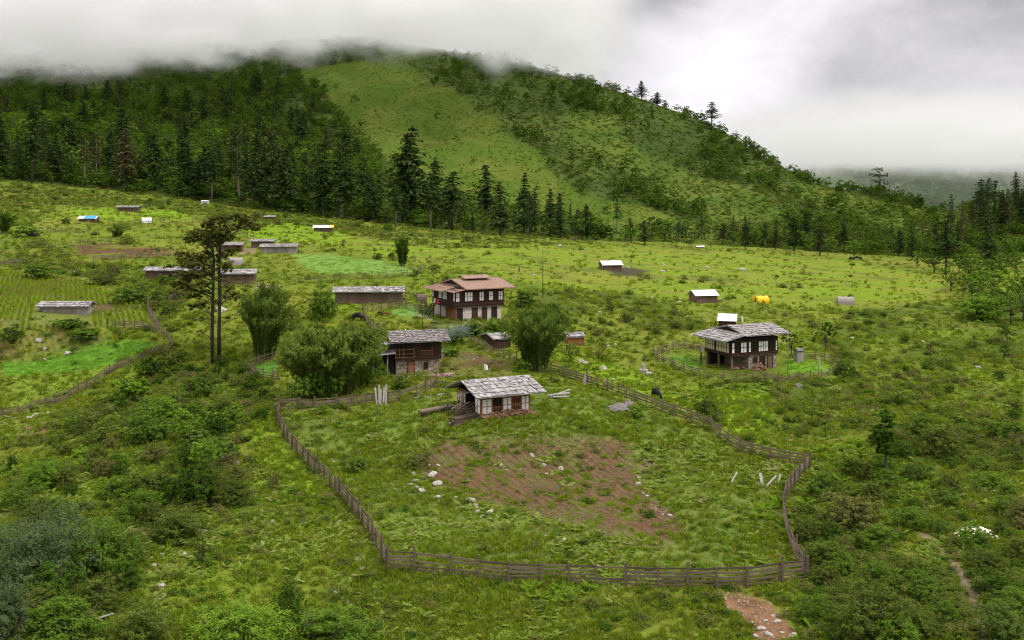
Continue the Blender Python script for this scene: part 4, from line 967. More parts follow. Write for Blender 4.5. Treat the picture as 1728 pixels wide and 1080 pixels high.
# ---------------------------------------------------------------- farmhouse on the right, shingle roofed, in its ring fence
def right_house():
    T = empty('farmhouse', P_H2, R(23), label='two storey farmhouse with pale shingle roofs standing inside the round fenced yard', cat='house')
    W, D = 8.2, 6.6
    Fr = Face((0, 0, 0), (1, 0, 0), (0, -1, 0)); Sd = Face((-.1, 0, 0), (0, 1, 0), (-1, 0, 0))
    mb = MB(); mb.box(3.1, W, .0, D, -.6, 2.12); mb.build('stone_wall', BM['stone'], T)
    mb = MB(); mb.box(.5, 3.1, D-.5, D, -.6, 2.1); mb.build('back_wall', BM['black'], T)
    mb = MB(); mb.box(-.1, W+.15, -.12, D, 2.3, 4.75); mb.build('timber_storey', BM['black'], T)
    for x, y in ((.05, .0), (.05, 3.3), (.05, 6.3), (1.7, .1)):
        if x > 1: continue
        mb = MB(); mb.box(x, x+.26, y, y+.26, -.6, 2.12); mb.build('post', BM['fence'], T)
    UF = Face((-.1, -.12, 0), (1, 0, 0), (0, -1, 0)); US = Face((-.1, -.12, 0), (0, 1, 0), (-1, 0, 0))
    mb = MB()
    for z0, z1, d in ((2.12, 2.30, .10), (2.36, 2.46, .14), (2.98, 3.05, .05), (4.25, 4.36, .07)): UF.box(mb, -.06, 8.4, z0, z1, -.15, d); US.box(mb, -.06, 6.75, z0, z1+.003, -.15, d-.004)
    for a, b in ((3.5, 4.7), (6.7, 7.8)):
        for k in range(7): u = a+(b-a)*k/6; UF.box(mb, u-.03, u+.03, 2.46, 2.98, .0, .06)
    for u in (.62, 2.8, 3.7, 4.75, 6.75, 7.8): UF.box(mb, u-.06, u+.06, 2.46, 4.25, 0, .07)
    mb.build('beam_frame', BM['brown'], T)
    for a, b, c in ((.05, .55, 1), (1.65, 2.72, 2), (3.05, 3.5, 1), (4.85, 6.6, 4), (7.95, 8.3, 1)): UF.window(T, a, b, 2.62, 4.15, c, 2, d=.05)
    US.window(T, .35, 3.7, 2.55, 4.15, 5, 2, pm='cream', d=.05); US.window(T, 4.1, 6.5, 2.55, 4.15, 4, 2, pm='cream', d=.05)
    Fr.door(T, 5.15, 6.0, 0, 1.85, 'brown', 'brown', .004, True); Fr.door(T, 6.55, 7.4, 0, 1.8, 'mid', 'brown', .004)
    Fr.window(T, 3.9, 4.7, .95, 1.75, 2, 2, pm='black', name='window')
    mb = MB(); mb.box(1.0, W-.2, .3, D-.3, 4.75, 5.15); mb.box(2.6, W-.6, 1.8, 4.8, 5.15, 5.6)
    for x in (1.9, 5.0, 8.9): mb.box(x, x+.12, -1.0, 7.4, 5.05, 5.16)
    mb.build('attic', BM['black'], T)
    mb = MB(); mb.add([(x_, y_, z_) for x_ in (1.85, 1.95) for y_, z_ in ((-1.0, 5.15), (7.6, 5.15), (3.3, 6.12))], [(0,1,2),(5,4,3),(0,3,4,1),(1,4,5,2),(2,5,3,0)]); mb.build('gable', BM['black'], T)  # black triangle fills the attic gap, standing in for its shade
    shingles(T, [(1.6, -1.45, 5.22), (9.75, -1.45, 5.22), (9.75, 3.3, 6.25), (1.6, 3.3, 6.25)], 'shingle', 6, .3, 'roof', 26)
    shingles(T, [(1.6, 8.0, 5.22), (9.75, 8.0, 5.22), (9.75, 3.3, 6.25), (1.6, 3.3, 6.25)], 'shingle', 5, .3, 'roof', 0)
    shingles(T, [(-2.1, -1.3, 4.55), (-2.1, 7.9, 4.55), (1.9, 7.0, 5.42), (1.9, -1.3, 5.42)], 'shingle', 5, .3, 'side_roof', 22)
    # firewood heaps
    def heap(name, lx, ly, w, d, h, n, lab, mat='firewood'):
        mb = MB(); o = L2(P_H2, R(23), lx, ly)
        for k in range(n):
            u = random.uniform(-.5, .5); v = random.uniform(-.5, .5); z = h*(1-4*u*u)*(1-2*v*v)*random.random()
            az = random.uniform(-.5, .5); c = Vector((u*w, v*d, z+.06)); l = random.uniform(.18, .32)
            mb.beam(c-Vector((math.sin(az)*l, math.cos(az)*l, .05)), c+Vector((math.sin(az)*l, math.cos(az)*l, .05)), .1, .09)
        ob = mb.build(name, BM[mat]); ob.location = o; ob.rotation_euler = (0, 0, R(23)); tag(ob, lab, 'firewood')
    heap('firewood_heap', 4.3, -1.1, 2.4, 1.2, 1.1, 170, 'reddish firewood heap against the stone wall of the fenced farmhouse')
    heap('firewood_heap', 1.9, 1.2, 2.4, 1.4, .6, 90, 'loose firewood under the raised floor beside the corner post')
    mb = MB(); mb.beam((-1.3, 6.3, 0), (-.9, 6.4, 3.2), .09); mb.beam((-.6, 6.9, 0), (-.8, 6.5, 3.2), .07); mb.beam((-1.7, 6.3, 2.9), (-.3, 6.5, 3.0), .06)
    r_ = mb.build('drying_pole', BM['black']); r_.location = P_H2; r_.rotation_euler = (0, 0, R(23)); tag(r_, 'crooked dark drying poles leaning at the left end of the fenced farmhouse', 'pole')
    for k, (x, m, nm, lb) in enumerate(((-1.65, 'flower', 'red_garment', 'dark red garment on the crooked drying poles'), (-1.0, 'white', 'white_garment', 'white garment on the crooked drying poles'))):
        mb = MB()
        for i in range(5): mb.box(x+i*.09, x+i*.09+.085, 6.28+.02*math.sin(i*2), 6.32+.02*math.sin(i*2), 3.0-(.5 if k == 0 else 1.1)+.05*math.sin(i*1.3), 3.02)
        g_ = mb.build(nm, BM[m]); g_.location = P_H2; g_.rotation_euler = (0, 0, R(23)); tag(g_, lb, 'garment')
right_house()
# ---------------------------------------------------------------- low hut in the fenced field
def field_hut():
    T = empty('hut', P_HUT, R(25), label='low single storey hut with white window panels and a long grey shingle roof', cat='hut')
    W, D = 6.0, 7.0
    mb = MB(); mb.box(-.1, W+.1, -.1, D, -.7, .42); mb.build('plinth', BM['stone'], T)
    mb = MB(); mb.box(.02, W-.02, .02, 1.75, .42, 2.55); mb.box(1.2, W-.02, 1.75, 4.2, .42, 2.5); mb.box(.02, W-.02, 4.2, D, .42, 2.55); mb.build('wall', BM['black'], T)
    Fr = Face((0, 0, 0), (1, 0, 0), (0, -1, 0)); Sd = Face((0, 0, 0), (0, 1, 0), (-1, 0, 0))
    mb = MB()
    for z0, z1 in ((.42, .52), (2.26, 2.46)): Fr.box(mb, -.05, W+.05, z0, z1, -.06, .06); Sd.box(mb, -.05, 1.75, z0, z1+.003, -.06, .057); Sd.box(mb, 4.2, D, z0, z1, -.06, .05)
    for u in (0, 1.36, 2.56, 3.78, 4.86, 5.97): Fr.box(mb, u-.06, u+.06, .5, 2.3, -.05, .07)
    for k in range(15): Fr.box(mb, .1+k*.4, .2+k*.4, 2.46, 2.62, -.4, .25)
    mb.build('timber_frame', BM['warm'], T)
    for a, b in ((.1, 1.27), (2.65, 3.7), (4.95, 5.9)): Fr.window(T, a, b, .56, 2.2, 2, 2, 'warm', d=.0, fw=.06)
    Sd.window(T, .12, 1.6, .56, 2.2, 2, 2, 'warm', d=.0, fw=.06); Sd.window(T, 4.4, 6.9, .9, 2.2, 4, 1, 'brown', 'cream', .0, .06)
    for a, b, z in ((1.46, 2.47, 1), (3.88, 4.78, 2)):
        mb = MB(); Fr.box(mb, a, b, .54, 1.32 if z == 1 else 2.22, .0, .035)
        f = mb.build('carved_window', BM['warm'], T)
        for k in range(3):
            u = a+(b-a)*(k+.5)/3; w = (b-a)/3*.30
            for zz in (((.72, 1.2),) if z == 1 else ((.72, 1.2), (1.5, 2.05))):
                mb = MB(); vs = [Fr.P(u+du*w, zz[0]+(zz[1]-zz[0])*dz, dd) for dd in (.036, .046) for du, dz in ((-1, 0), (1, 0), (1, .7), (.5, 1), (-.5, 1), (-1, .7))]
                mb.add(vs, [(0,1,2,3,4,5), (11,10,9,8,7,6)]+[(i, (i+1) % 6, (i+1) % 6+6, i+6) for i in range(6)]); mb.build('arched_opening', BM['black'], f)
    mb = MB(); mb.box(.4, W-.4, 1.2, D-1.0, 2.55, 2.85)
    for x in (.1, 2, 4, 5.9):
        for y in (.1, 6.8): mb.box(x, x+.12, y, y+.12, 2.5, 2.85)
        mb.beam((x, -1.2, 2.66), (x, 3.0, 3.78), .1, .12); mb.beam((x, 8.0, 2.2), (x, 3.0, 3.78), .1, .12)
    mb.build('rafters', BM['black'], T)
    shingles(T, [(-1.2, -1.5, 2.70), (7.4, -1.5, 2.70), (7.4, 3.0, 3.92), (-1.2, 3.0, 3.92)], 'shingle', 5, .27, 'roof', 44)
    shingles(T, [(-1.2, 8.3, 2.15), (7.4, 8.3, 2.15), (7.4, 3.0, 3.92), (-1.2, 3.0, 3.92)], 'shingle', 5, .27, 'roof', 4)
    mb = MB()
    for k in range(9): u = .35+.11*k; mb.beam((-1.5, 3.3+.12*k, 2.1), (.2, 3.6+.12*k, 2.35), .10, .03)
    mb.build('side_awning', BM['grey'], T)
    # the timber stacks left of the hut
    def put(name, o, lab, cat):
        o.location = P_HUT; o.rotation_euler = (0, 0, R(25)); tag(o, lab, cat); return o
    mb = MB()
    for k in range(11):
        r = k//4; x0 = -3.6+random.uniform(-.25, .2)+r*.1; mb.beam((x0, -.5+(k % 4)*.34+r*.08, -.18+r*.28), (-.25+random.uniform(-.3, .1), .15+(k % 4)*.34+r*.05, .0+r*.26), .22, .2)
    put('log_stack', mb.build('log_stack', BM['fence']), 'stack of long grey squared logs lying at the left front corner of the low hut', 'logs')
    mb = MB()
    for k in range(16):
        a = Vector((random.uniform(-2.3, -.4), random.uniform(1.4, 3.4), random.uniform(.2, 1.4))); az = random.uniform(-.6, .6); l = random.uniform(.8, 1.5)
        mb.beam(a-Vector((math.cos(az)*l, math.sin(az)*l, .25)), a+Vector((math.cos(az)*l, math.sin(az)*l, .25)), .16, .06)
    for x, y in ((-2.7, 1.4), (-2.5, 3.9), (-.4, 1.6)): mb.box(x, x+.14, y, y+.14, -.5, 1.3)
    put('plank_pile', mb.build('plank_pile', BM['fence']), 'untidy pile of dark planks and posts beside the porch of the low hut', 'timber')
    mb = MB()
    for k in range(5): mb.beam((-1.3+k*.05, 4.0+k*.13, .2), (-.35, 3.9+k*.14, 1.8), .10, .03)
    put('leaning_boards', mb.build('leaning_boards', BM['grey']), 'grey boards leaning on the side wall of the low hut', 'boards')
    mb = MB()
    for k in range(420):
        x = random.uniform(-.1, 6.6); hh = 1.1*(.55+.45*math.sin(min(3.1, (x+.4)/2.3)))*(1 if x < 5.6 else .8); z = random.random()*hh; y = -.25-random.random()*.75*(1-z/1.6)
        mb.beam((x, y-.18, z+.0-.25), (x+random.uniform(-.1, .1), y+.2, z+random.uniform(-.04, .04)-.2), random.uniform(.07, .14), random.uniform(.06, .11))
    put('firewood_stack', mb.build('firewood_stack', BM['firewood']), 'low bank of split firewood stacked along the front of the low hut', 'firewood')
    mb = MB()
    for k in range(4): mb.beam((-5.2, 5.2+k*.28, .25), (-.6, 6.3+k*.28, .35), .26, .2)
    for x in (-4.8, -1.2): mb.box(x, x+.25, 5.3+(x+5)*.2, 6.6+(x+5)*.2, -.4, .14)
    put('beam_stack', mb.build('beam_stack', BM['fence']), 'raised beams lying behind the low hut to its left', 'timber')
field_hut()
# ---------------------------------------------------------------- dark two storey house beside the bamboo
def dark_house():
    T = empty('farmhouse', P_DARK, R(16), label='dark timber farmhouse with rubble stone ground floor beside the bamboo', cat='house')
    W, D = 5.8, 6.0; Fr = Face((0, 0, 0), (1, 0, 0), (0, -1, 0))
    mb = MB(); mb.box(0, W, 0, D, -.8, 1.95); mb.build('stone_wall', BM['stone'], T)
    mb = MB(); mb.box(-.2, W+.3, -.3, D, 2.1, 4.25); mb.build('timber_storey', BM['black'], T)
    UF = Face((-.2, -.3, 0), (1, 0, 0), (0, -1, 0)); mb = MB()
    for z0, z1, d in ((1.95, 2.1, .1), (2.16, 2.28, .15), (3.42, 3.5, .06)): UF.box(mb, 0, 6.3, z0, z1, -.15, d)
    UF.boards(mb, 2.6, 3.4, 2.28, 4.2, 0, .05, .2); UF.boards(mb, 5.0, 6.3, 2.28, 4.2, 0, .05, .2)
    mb.build('plank_wall', BM['brown'], T)
    mb = MB()
    for u in (0.05, .55, 1.1, 2.5): UF.box(mb, u, u+.11, 2.28, 3.6, .02, .1)
    for z in (2.3, 2.75, 3.3): UF.box(mb, .05, 2.6, z, z+.09, .03, .09)
    for k in range(6): UF.box(mb, 3.5+k*.24, 3.57+k*.24, 2.35, 3.1, .02, .08)
    UF.box(mb, 3.45, 5.0, 3.1, 3.2, .02, .09); UF.box(mb, 4.95, 5.05, 2.3, 3.6, .02, .1)
    mb.build('balustrade', BM['warm'], T)
    Fr.door(T, 1.65, 2.4, 0, 1.75, 'warm', 'brown', .004); Fr.window(T, 3.75, 4.3, .65, 1.5, 1, 1, pm='black', name='window')
    mb = MB(); mb.box(-3.4, -.02, .3, D, -.8, 3.3); mb.build('lean_to', BM['black'], T)
    for x in (-3.2, -1.3):
        mb = MB(); mb.box(x, x+.13, -.9, -.77, -.8, 2.9); mb.build('post', BM['grey'], T)
    mb = MB(); mb.slab([(-3.9, -1.3, 2.75), (-.2, -1.2, 3.05), (-.2, .4, 3.4), (-3.9, .4, 3.2)], .05); mb.build('awning', BM['shingle_dark'], T)
    mb = MB(); mb.box(.3, W, .4, D-.4, 4.25, 4.6)
    for x in (.2, 3, 5.7): mb.beam((x, -1.1, 4.42), (x, 3, 5.2), .1, .12)
    mb.build('attic', BM['black'], T)
    shingles(T, [(-.9, -1.4, 4.45), (7.2, -1.4, 4.45), (7.2, 3.0, 5.4), (-.9, 3.0, 5.4)], 'shingle_dark', 7, .26, 'roof', 22)
    shingles(T, [(-.9, 7.4, 4.45), (7.2, 7.4, 4.45), (7.2, 3.0, 5.4), (-.9, 3.0, 5.4)], 'shingle_dark', 5, .3, 'roof', 0)
    shingles(T, [(-3.8, -1.0, 3.7), (-.95, -1.0, 4.2), (-.95, 6.5, 4.35), (-3.8, 6.5, 3.9)], 'shingle', 4, .3, 'side_roof', 4)
    mb = MB(); mb.box(-.6, 7.6, -2.1, -.9, -.8, .12)
    o = mb.build('stone_terrace', BM['stone']); o.location = P_DARK; o.rotation_euler = (0, 0, R(16)); tag(o, 'low stone terrace edge in front of the dark farmhouse', 'terrace')
dark_house()
# ---------------------------------------------------------------- sheds, shelters and tents
def shed(px, py, wpx, lab, depth=3.5, h=1.7, rise=.7, rz=6, roof='shingle', wall='mid', name='shed', over=.5, lean=False, door=None, ribs=0, stones=8, cat='shed', ends=True, patch=None):
    """px, py: middle of the foot of its near wall; wpx its width in the photo"""
    o = hit(px, py); L = wpx/F*o.y; rz = R(rz)
    T = empty(name, (o.x-L/2*math.cos(rz), o.y-L/2*math.sin(rz), o.z), rz, label=lab, cat=cat)
    over_ = min(over, L*.08); Fr = Face((0, 0, 0), (1, 0, 0), (0, -1, 0)); mb = MB()
    g0 = min(gz(*L2(T.location, rz, x, y).to_2d()) for x in (0, L) for y in (0, depth))-o.z-.3
    for fc, ln in ((Fr, L), (Face((0, 0, 0), (0, 1, 0), (-1, 0, 0)), depth), (Face((L, 0, 0), (0, 1, 0), (1, 0, 0)), depth), (Face((0, depth, 0), (1, 0, 0), (0, 1, 0)), L)):
        fc.boards(mb, 0.02, ln-.02, g0, h-.05, -.08, 0, max(.3, ln/24))
    mb.box(.1, L-.1, .1, depth-.1, g0, h-.1); W_ = mb.build('wall', BM[wall], T)
    if door:
        mb = MB(); Fr.box(mb, L*door, L*door+.9, 0, min(1.6, h-.15), .0, .03); mb.build('doorway', BM['black'], T)
    if lean: qs = [[(-over_, -over_, h), (L+over_, -over_, h), (L+over_, depth+over_, h+rise), (-over_, depth+over_, h+rise)]]
    else:
        qs = [[(-over_, -over_, h-.05), (L+over_, -over_, h-.05), (L+over_, depth/2, h+rise), (-over_, depth/2, h+rise)], [(-over_, depth+over_, h-.05), (L+over_, depth+over_, h-.05), (L+over_, depth/2, h+rise), (-over_, depth/2, h+rise)]]
        for x in (.05, L-.15):
            mb = MB(); mb.add([(x, .05, h-.1), (x, depth-.05, h-.1), (x, depth/2, h+rise-.08), (x+.1, .05, h-.1), (x+.1, depth-.05, h-.1), (x+.1, depth/2, h+rise-.08)], [(0,1,2),(3,5,4),(0,3,4,1),(1,4,5,2),(2,5,3,0)])
            mb.build('gable', BM[wall], T)
    for i, q in enumerate(qs):
        if roof in ('tarp', 'blue', 'yellow', 'red'): r_ = plain_roof(T, q, roof, .05, 'roof', ribs)
        else: r_ = shingles(T, q, roof, 3 if L > 6 else 2, max(.3, L/26), 'roof', stones if i == 0 else 0, .05)
        if patch and i == 0:
            pm, u0, u1 = patch; a, b, c, d = [Vector(k) for k in q]; mb = MB(); nn = Vector((0, 0, .07))
            mb.slab([a.lerp(b, u0)+nn, a.lerp(b, u1)+nn, d.lerp(c, u1)+nn, d.lerp(c, u0)+nn], .03); mb.build('tarpaulin', BM[pm], r_)
    return T
S = shed
S(622, 512, 112, 'very long low shed with a white shingle roof behind the big bamboo clumps', 3.6, 2.0, .7, 4, stones=36)
S(290, 470, 90, 'long low shed with a blue bundle on its roof left of the tall twin tree', 3.2, 1.7, .7, -2, patch=('blue', .53, .57), stones=16)
S(400, 479, 56, 'plank shed with stacked wood in front right of the tall twin tree', 3.4, 2.0, .8, 8)
S(386, 425, 42, 'brown shed half hidden behind the crown of the tall twin tree', 3.4, 1.9, .7, 6, door=.8)
S(442, 418, 36, 'short brown shed standing behind the long grey one', 3.2, 1.8, .6, 4, wall='warm' if False else 'mid')
S(470, 427, 58, 'grey walled long shed at the head of the pale green plot', 3.4, 1.7, .7, 3, wall='grey')
S(215, 357, 34, 'small plank shed on the bright pasture below the forest edge', 3.4, 1.7, .6, 0)
S(147, 375, 28, 'shelter under a white tarpaulin with a blue band on the upper left pasture', 3.2, 1.3, .9, 0, 'tarp', patch=('blue', .32, .93), cat='shelter')
S(455, 371, 17, 'tiny grey shed beside the crown of the tall twin tree', 2.6, 1.2, .5, 0, stones=0)
S(55, 399, 13, 'tiny grey roofed hut by the far left fence', 2.5, .9, .4, 0, wall='mid', stones=0)
S(545, 391, 30, 'small hut with a pale yellow edged tarpaulin roof above the shed cluster', 3.2, 1.5, .8, 3, 'tarp', 'mid', cat='hut', patch=('yellow', .82, .99))
S(1034, 457, 32, 'brown hut with a white tarpaulin roof beside a patch of black mud', 4.2, 1.6, 1.0, 12, 'tarp', 'mid', cat='hut')
S(1193, 511, 38, 'hut with a sagging white tarpaulin roof on the meadow left of the yellow tent', 4.0, 1.6, 1.0, 14, 'tarp', 'mid', cat='hut')
S(1227, 555, 28, 'small cabin with a bright white roof behind the fenced farmhouse', 3.0, 1.5, 1.1, -16, 'tarp', 'brown', cat='cabin')
S(848, 588, 30, 'low dark shed with a grey plank roof left of the bamboo by the hut', 5.0, 1.5, .5, 24, 'shingle', 'brown')
S(972, 582, 28, 'orange walled shed with a flat grey roof right of the bamboo', 4.0, 1.3, .4, 8, 'shingle', 'warm', over=.9)
S(106, 529, 78, 'grey plank shed alone among the rows of the left hand field', 3.4, 1.2, .7, 2, 'shingle', 'grey', stones=20)
S(648, 497, 13, 'little white roofed coop in front of the very long low shed', 1.2, .5, .25, 0, 'tarp', 'brown', stones=0, cat='coop')
S(1351, 610, 12, 'small grey plank privy on the far side of the round yard', 1.2, 1.6, .25, 10, 'shingle_dark', 'grey', stones=0, cat='privy')
S(345, 344, 11, 'tiny white canopy at the foot of the dark forest', 2.5, 1.3, .3, 0, 'tarp', 'tarp', stones=0, cat='canopy')
S(1182, 419, 12, 'tiny white shelter in the gap of the far tree line', 2.0, .7, .3, 0, 'tarp', 'grey', stones=0, cat='shelter')
def tent(px, py, wpx, depth, h, mat, lab, name='tent', rz=0, flap='black', ribs=True, cat='tent'):
    o = hit(px, py); L = wpx/F*o.y
    T = empty(name, (o.x-L/2, o.y, o.z), R(rz), label=lab, cat=cat); mb = MB(); n = 8; vs = []
    prof = [(-.02, -.3), (.0, .45), (.06, .72), (.22, .93), (.5, 1.0), (.78, .93), (.94, .72), (1.0, .45), (1.02, -.3)]
    for i in range(n+1):
        x = L*i/n; s = 1+.03*math.sin(i*1.9)
        vs += [(x+.02*math.sin(i+j), depth*y, h*z*s if z > 0 else z) for j, (y, z) in enumerate(prof)]
    m = len(prof); fs = [(i*m+j, (i+1)*m+j, (i+1)*m+j+1, i*m+j+1) for i in range(n) for j in range(m-1)]
    fs += [tuple(range(m)), tuple(n*m+j for j in range(m-1, -1, -1))]; mb.add(vs, fs); mb.build('canvas', BM[mat], T, smooth=False)
    mb = MB(); mb.box(-.03, .0, depth*.3, depth*.7, -.1, h*.7) if False else mb.add([(-.02, depth*.28, -.1), (-.02, depth*.72, -.1), (-.02, depth*.5, h*.8), (.05, depth*.28, -.1), (.05, depth*.72, -.1), (.05, depth*.5, h*.8)], [(0,2,1),(3,4,5),(0,1,4,3),(1,2,5,4),(2,0,3,5)])
    mb.build('entrance', BM[flap], T)
    if ribs:
        mb = MB()
        for x in (.0, L): mb.tube([(x, depth/2, h*.98), (x+(-.5 if x == 0 else .5), depth/2, -.1)], .02, 4)
        mb.build('guy_rope', BM['pale'], T)
    return T
tent(1290, 512, 21, 2.6, 1.5, 'yellow', 'bright yellow tent standing alone on the meadow', rz=14)
tent(1427, 514, 26, 3.4, 1.7, 'grey', 'grey brown arched shelter at the right end of the meadow', 'shelter', -14, cat='shelter')
tent(247, 377, 16, 3.0, 2.0, 'tarp', 'small white domed tent on the upper left pasture', rz=20)
tent(400, 448, 22, 3.0, 1.8, 'grey', 'little bent grey shelter in the bright grass right of the tall twin tree', 'shelter', 30, cat='shelter')
tent(712, 512, 16, 1.8, 1.5, 'fence', 'rounded heap of grey brushwood against the wattle fence by the red roofed farmhouse', 'brush_heap', 10, 'fence', False, cat='heap')
# ---------------------------------------------------------------- fences
def fence(pix, lab, step=1.9, rails=4, h=1.15, post=.11, board=.13, lean=.05, grp=None, mat='fence', start=0, wob=.05):
    P = [hit(*p) for p in pix]; pts = []; acc = 0.0
    path = []
    for a, b in zip(P[:-1], P[1:]):
        n = max(1, int((b.xy-a.xy).length/.4))
        for k in range(n): path.append(a.xy.lerp(b.xy, k/n))
    path.append(P[-1].xy); last = None; total = 0
    dist = [0.0]
    for a, b in zip(path[:-1], path[1:]): dist.append(dist[-1]+(b-a).length)
    n = max(1, round(dist[-1]/step)); k = 0
    for i in range(n+1):
        s = dist[-1]*i/n
        if 0 < i < n: s += random.uniform(-.18, .18)*step
        while k < len(dist)-2 and dist[k+1] < s: k += 1
        q = path[k].lerp(path[k+1], (s-dist[k])/max(1e-6, dist[k+1]-dist[k])); pts.append(Vector((q.x, q.y, gz(q.x, q.y))))
    o0 = pts[0]; T = empty('fence', o0, 0, label=lab, cat='fence', group=grp); mb_pm = None
    for p in pts:
        q = p-o0; hh = h*random.uniform(1.12, 1.42); mb = MB(); w = post*random.uniform(.85, 1.25)
        mb.beam((q.x, q.y, q.z-.4), (q.x+random.uniform(-lean, lean), q.y+random.uniform(-lean, lean), q.z+hh), w, w*.85); mb.build('post', BM['fence'], T)
    for a, b in zip(pts[:-1], pts[1:]):
        a = a-o0; b = b-o0; d = (b-a); sd = Vector((-d.y, d.x, 0)).normalized()*(post*.5+.03); mb = MB()
        for r in range(rails):
            if random.random() < .06: continue
            z = h*(.12+.86*r/max(1, rails-1)); e = d.normalized()*random.uniform(.05, .22); w = board*random.uniform(.6, 1.4)
            mb.beam(a-e+sd+Vector((0, 0, z+random.uniform(-wob, wob))), b+e+sd+Vector((0, 0, z+random.uniform(-wob, wob))), .04, w)
        if not mb.v: mb.beam(a+sd+Vector((0, 0, .5)), b+sd+Vector((0, 0, .5)), .04, board)
        mb.build('rail_panel', BM[mat], T)
    return T
fence([(655,962),(700,965),(725,968),(785,976),(830,980),(870,984),(960,986),(1050,989),(1140,993),(1235,994),(1362,978)], 'weathered plank fence along the near edge of the field facing the viewer', 2.3, 5, 1.42, .15, .15)
fence([(470,692),(468,712),(480,740),(500,765),(540,805),(575,840),(600,870),(625,910),(652,960)], 'grey plank fence running downhill along the left edge of the field', 2.0, 5, 1.35, .14, .145)
fence([(1358,968),(1340,932),(1328,900),(1322,862),(1330,835),(1347,813),(1368,790)], 'leaning board fence closing the right end of the field', 1.7, 6, 1.35, .13, .145)
fence([(1366,788),(1340,784),(1295,775),(1255,764),(1232,750),(1205,727),(1190,718),(1150,705),(1108,692),(1060,673),(1020,656),(985,646),(930,630)], 'long plank fence winding from the bamboo down behind the field to its right corner', 2.2, 4, 1.2, .13, .15)
fence([(472,692),(520,692),(560,690),(600,684),(645,680),(700,671),(737,652)], 'plank fence crossing below the large bamboo left of the low hut', 2.1, 5, 1.25, .13, .15)
fence([(1195,592),(1165,588),(1130,590),(1100,600),(1112,610),(1135,620),(1165,632),(1200,641),(1250,645),(1330,645),(1385,641),(1412,633),(1418,620),(1400,611),(1370,606),(1340,603)], 'round rail fence enclosing the yard of the right hand farmhouse', 2.0, 4, 1.1, .10, .10)
fence([(-40,716),(0,706),(60,690),(110,676),(165,646),(200,622),(250,604),(292,590)], 'long dark fence under the bright green crop at the left', 1.8, 5, 1.15, .09, .10)
fence([(292,590),(284,572),(265,562),(235,555),(195,553)], 'fence bending round the upper corner of the green crop', 1.8, 4, 1.2, .10, .12)
fence([(272,562),(262,545),(250,528),(250,512)], 'short fence climbing at the right end of the planted rows', 1.8, 4, 1.1)
fence([(285,512),(302,503),(318,496),(322,484)], 'crooked fence below the shed with the blue bundle', 2.0, 3, 1.1)
fence([(518,478),(560,474),(610,471),(660,468),(705,464),(716,458)], 'picket and rail fence below the pale green plot', 1.6, 3, 1.2, .08, .08)
fence([(735,526),(700,526),(655,522),(612,524),(614,540),(630,558),(650,573),(664,577)], 'wattle fence curving round the garden left of the red roofed farmhouse', 1.5, 5, 1.2, .09, .09)
fence([(735,507),(690,505),(640,506)], 'thin rail fence behind the garden of the red roofed farmhouse', 1.8, 3, 1.1, .08, .07)
fence([(45,393),(90,392),(150,394)], 'far fence with many posts at the upper left', 2.2, 3, 1.3, .09, .1)
fence([(205,377),(250,378),(300,376),(332,373)], 'far fence behind the white domed tent', 2.2, 3, 1.3, .09, .1)
fence([(82,420),(130,415),(175,412),(210,410)], 'fence above the small brown plot at the upper left', 2.2, 3, 1.2, .09, .1)
fence([(158,440),(210,436),(250,435),(298,431)], 'fence below the small brown plot at the upper left', 2.2, 4, 1.2, .09, .1)
fence([(-10,447),(20,446),(40,445)], 'short fence at the far left edge above the planted rows', 2.0, 4, 1.2)
fence([(372,482),(400,484),(435,484)], 'rail fence in front of the plank shed with stacked wood', 1.8, 3, 1.0)
fence([(412,627),(428,636),(470,642)], 'small fence in front of the tiny green plot left of the large bamboo', 1.8, 4, 1.2)
fence([(422,622),(440,614),(460,608)], 'small fence behind the tiny green plot left of the large bamboo', 1.8, 3, 1.1)
fence([(790,578),(815,590),(845,604),(872,612)], 'rickety picket fence between the brown garden and the bamboo by the hut', 1.5, 5, 1.2, .08, .08)
fence([(780,655),(740,655),(720,650)], 'low remains of a fence behind the hut left end', 1.8, 2, .8)
fence([(395,395),(410,400),(428,404)], 'pale pole fence beside the shed cluster', 2.2, 2, 1.2, .12, .12, mat='grey')

# ---------------------------------------------------------------- loose timber, stones, poles
def timber(name, lab, cat, beams, mat='pale', grp=None):
    """beams: (px, py, length, azimuth deg, tilt deg, width)"""
    o = hit(beams[0][0], beams[0][1]); mb = MB()
    for px, py, l, az, tl, w in beams:
        p = hit(px, py)-o; d = Vector((math.cos(R(az))*math.cos(R(tl)), math.sin(R(az))*math.cos(R(tl)), math.sin(R(tl))))
        mb.beam(p+Vector((0, 0, .08))-d*.15, p+Vector((0, 0, .1))+d*l, w, .06)
    ob = mb.build(name, BM[mat]); ob.location = o; tag(ob, lab, cat, grp); return ob
timber('board', 'pale bleached board standing upright in the ferns, left one of the V shaped pair', 'board', [(1287,822,1.25,100,62,.27)])
timber('board', 'pale bleached board leaning right in the ferns, right one of the V shaped pair', 'board', [(1292,823,1.5,20,38,.22)])
timber('board', 'thin pale stick lying left of the V shaped boards', 'board', [(1233,817,1.6,50,30,.12)])
timber('board', 'thin pale forked stick standing right of the V shaped boards', 'board', [(1313,820,1.2,60,45,.12)])
timber('board', 'short dark board lying flat just left of the V shaped boards', 'board', [(1258,818,1.6,-5,3,.14)], 'grey')
timber('board_stack', 'pale upright boards propped against the fence below the large bamboo', 'boards', [(636,682,1.9,120,74,.2),(640,683,2.3,100,80,.16),(643,683,1.8,100,82,.14),(647,684,2.0,80,80,.16),(651,684,2.4,80,84,.22)], 'driftwood')
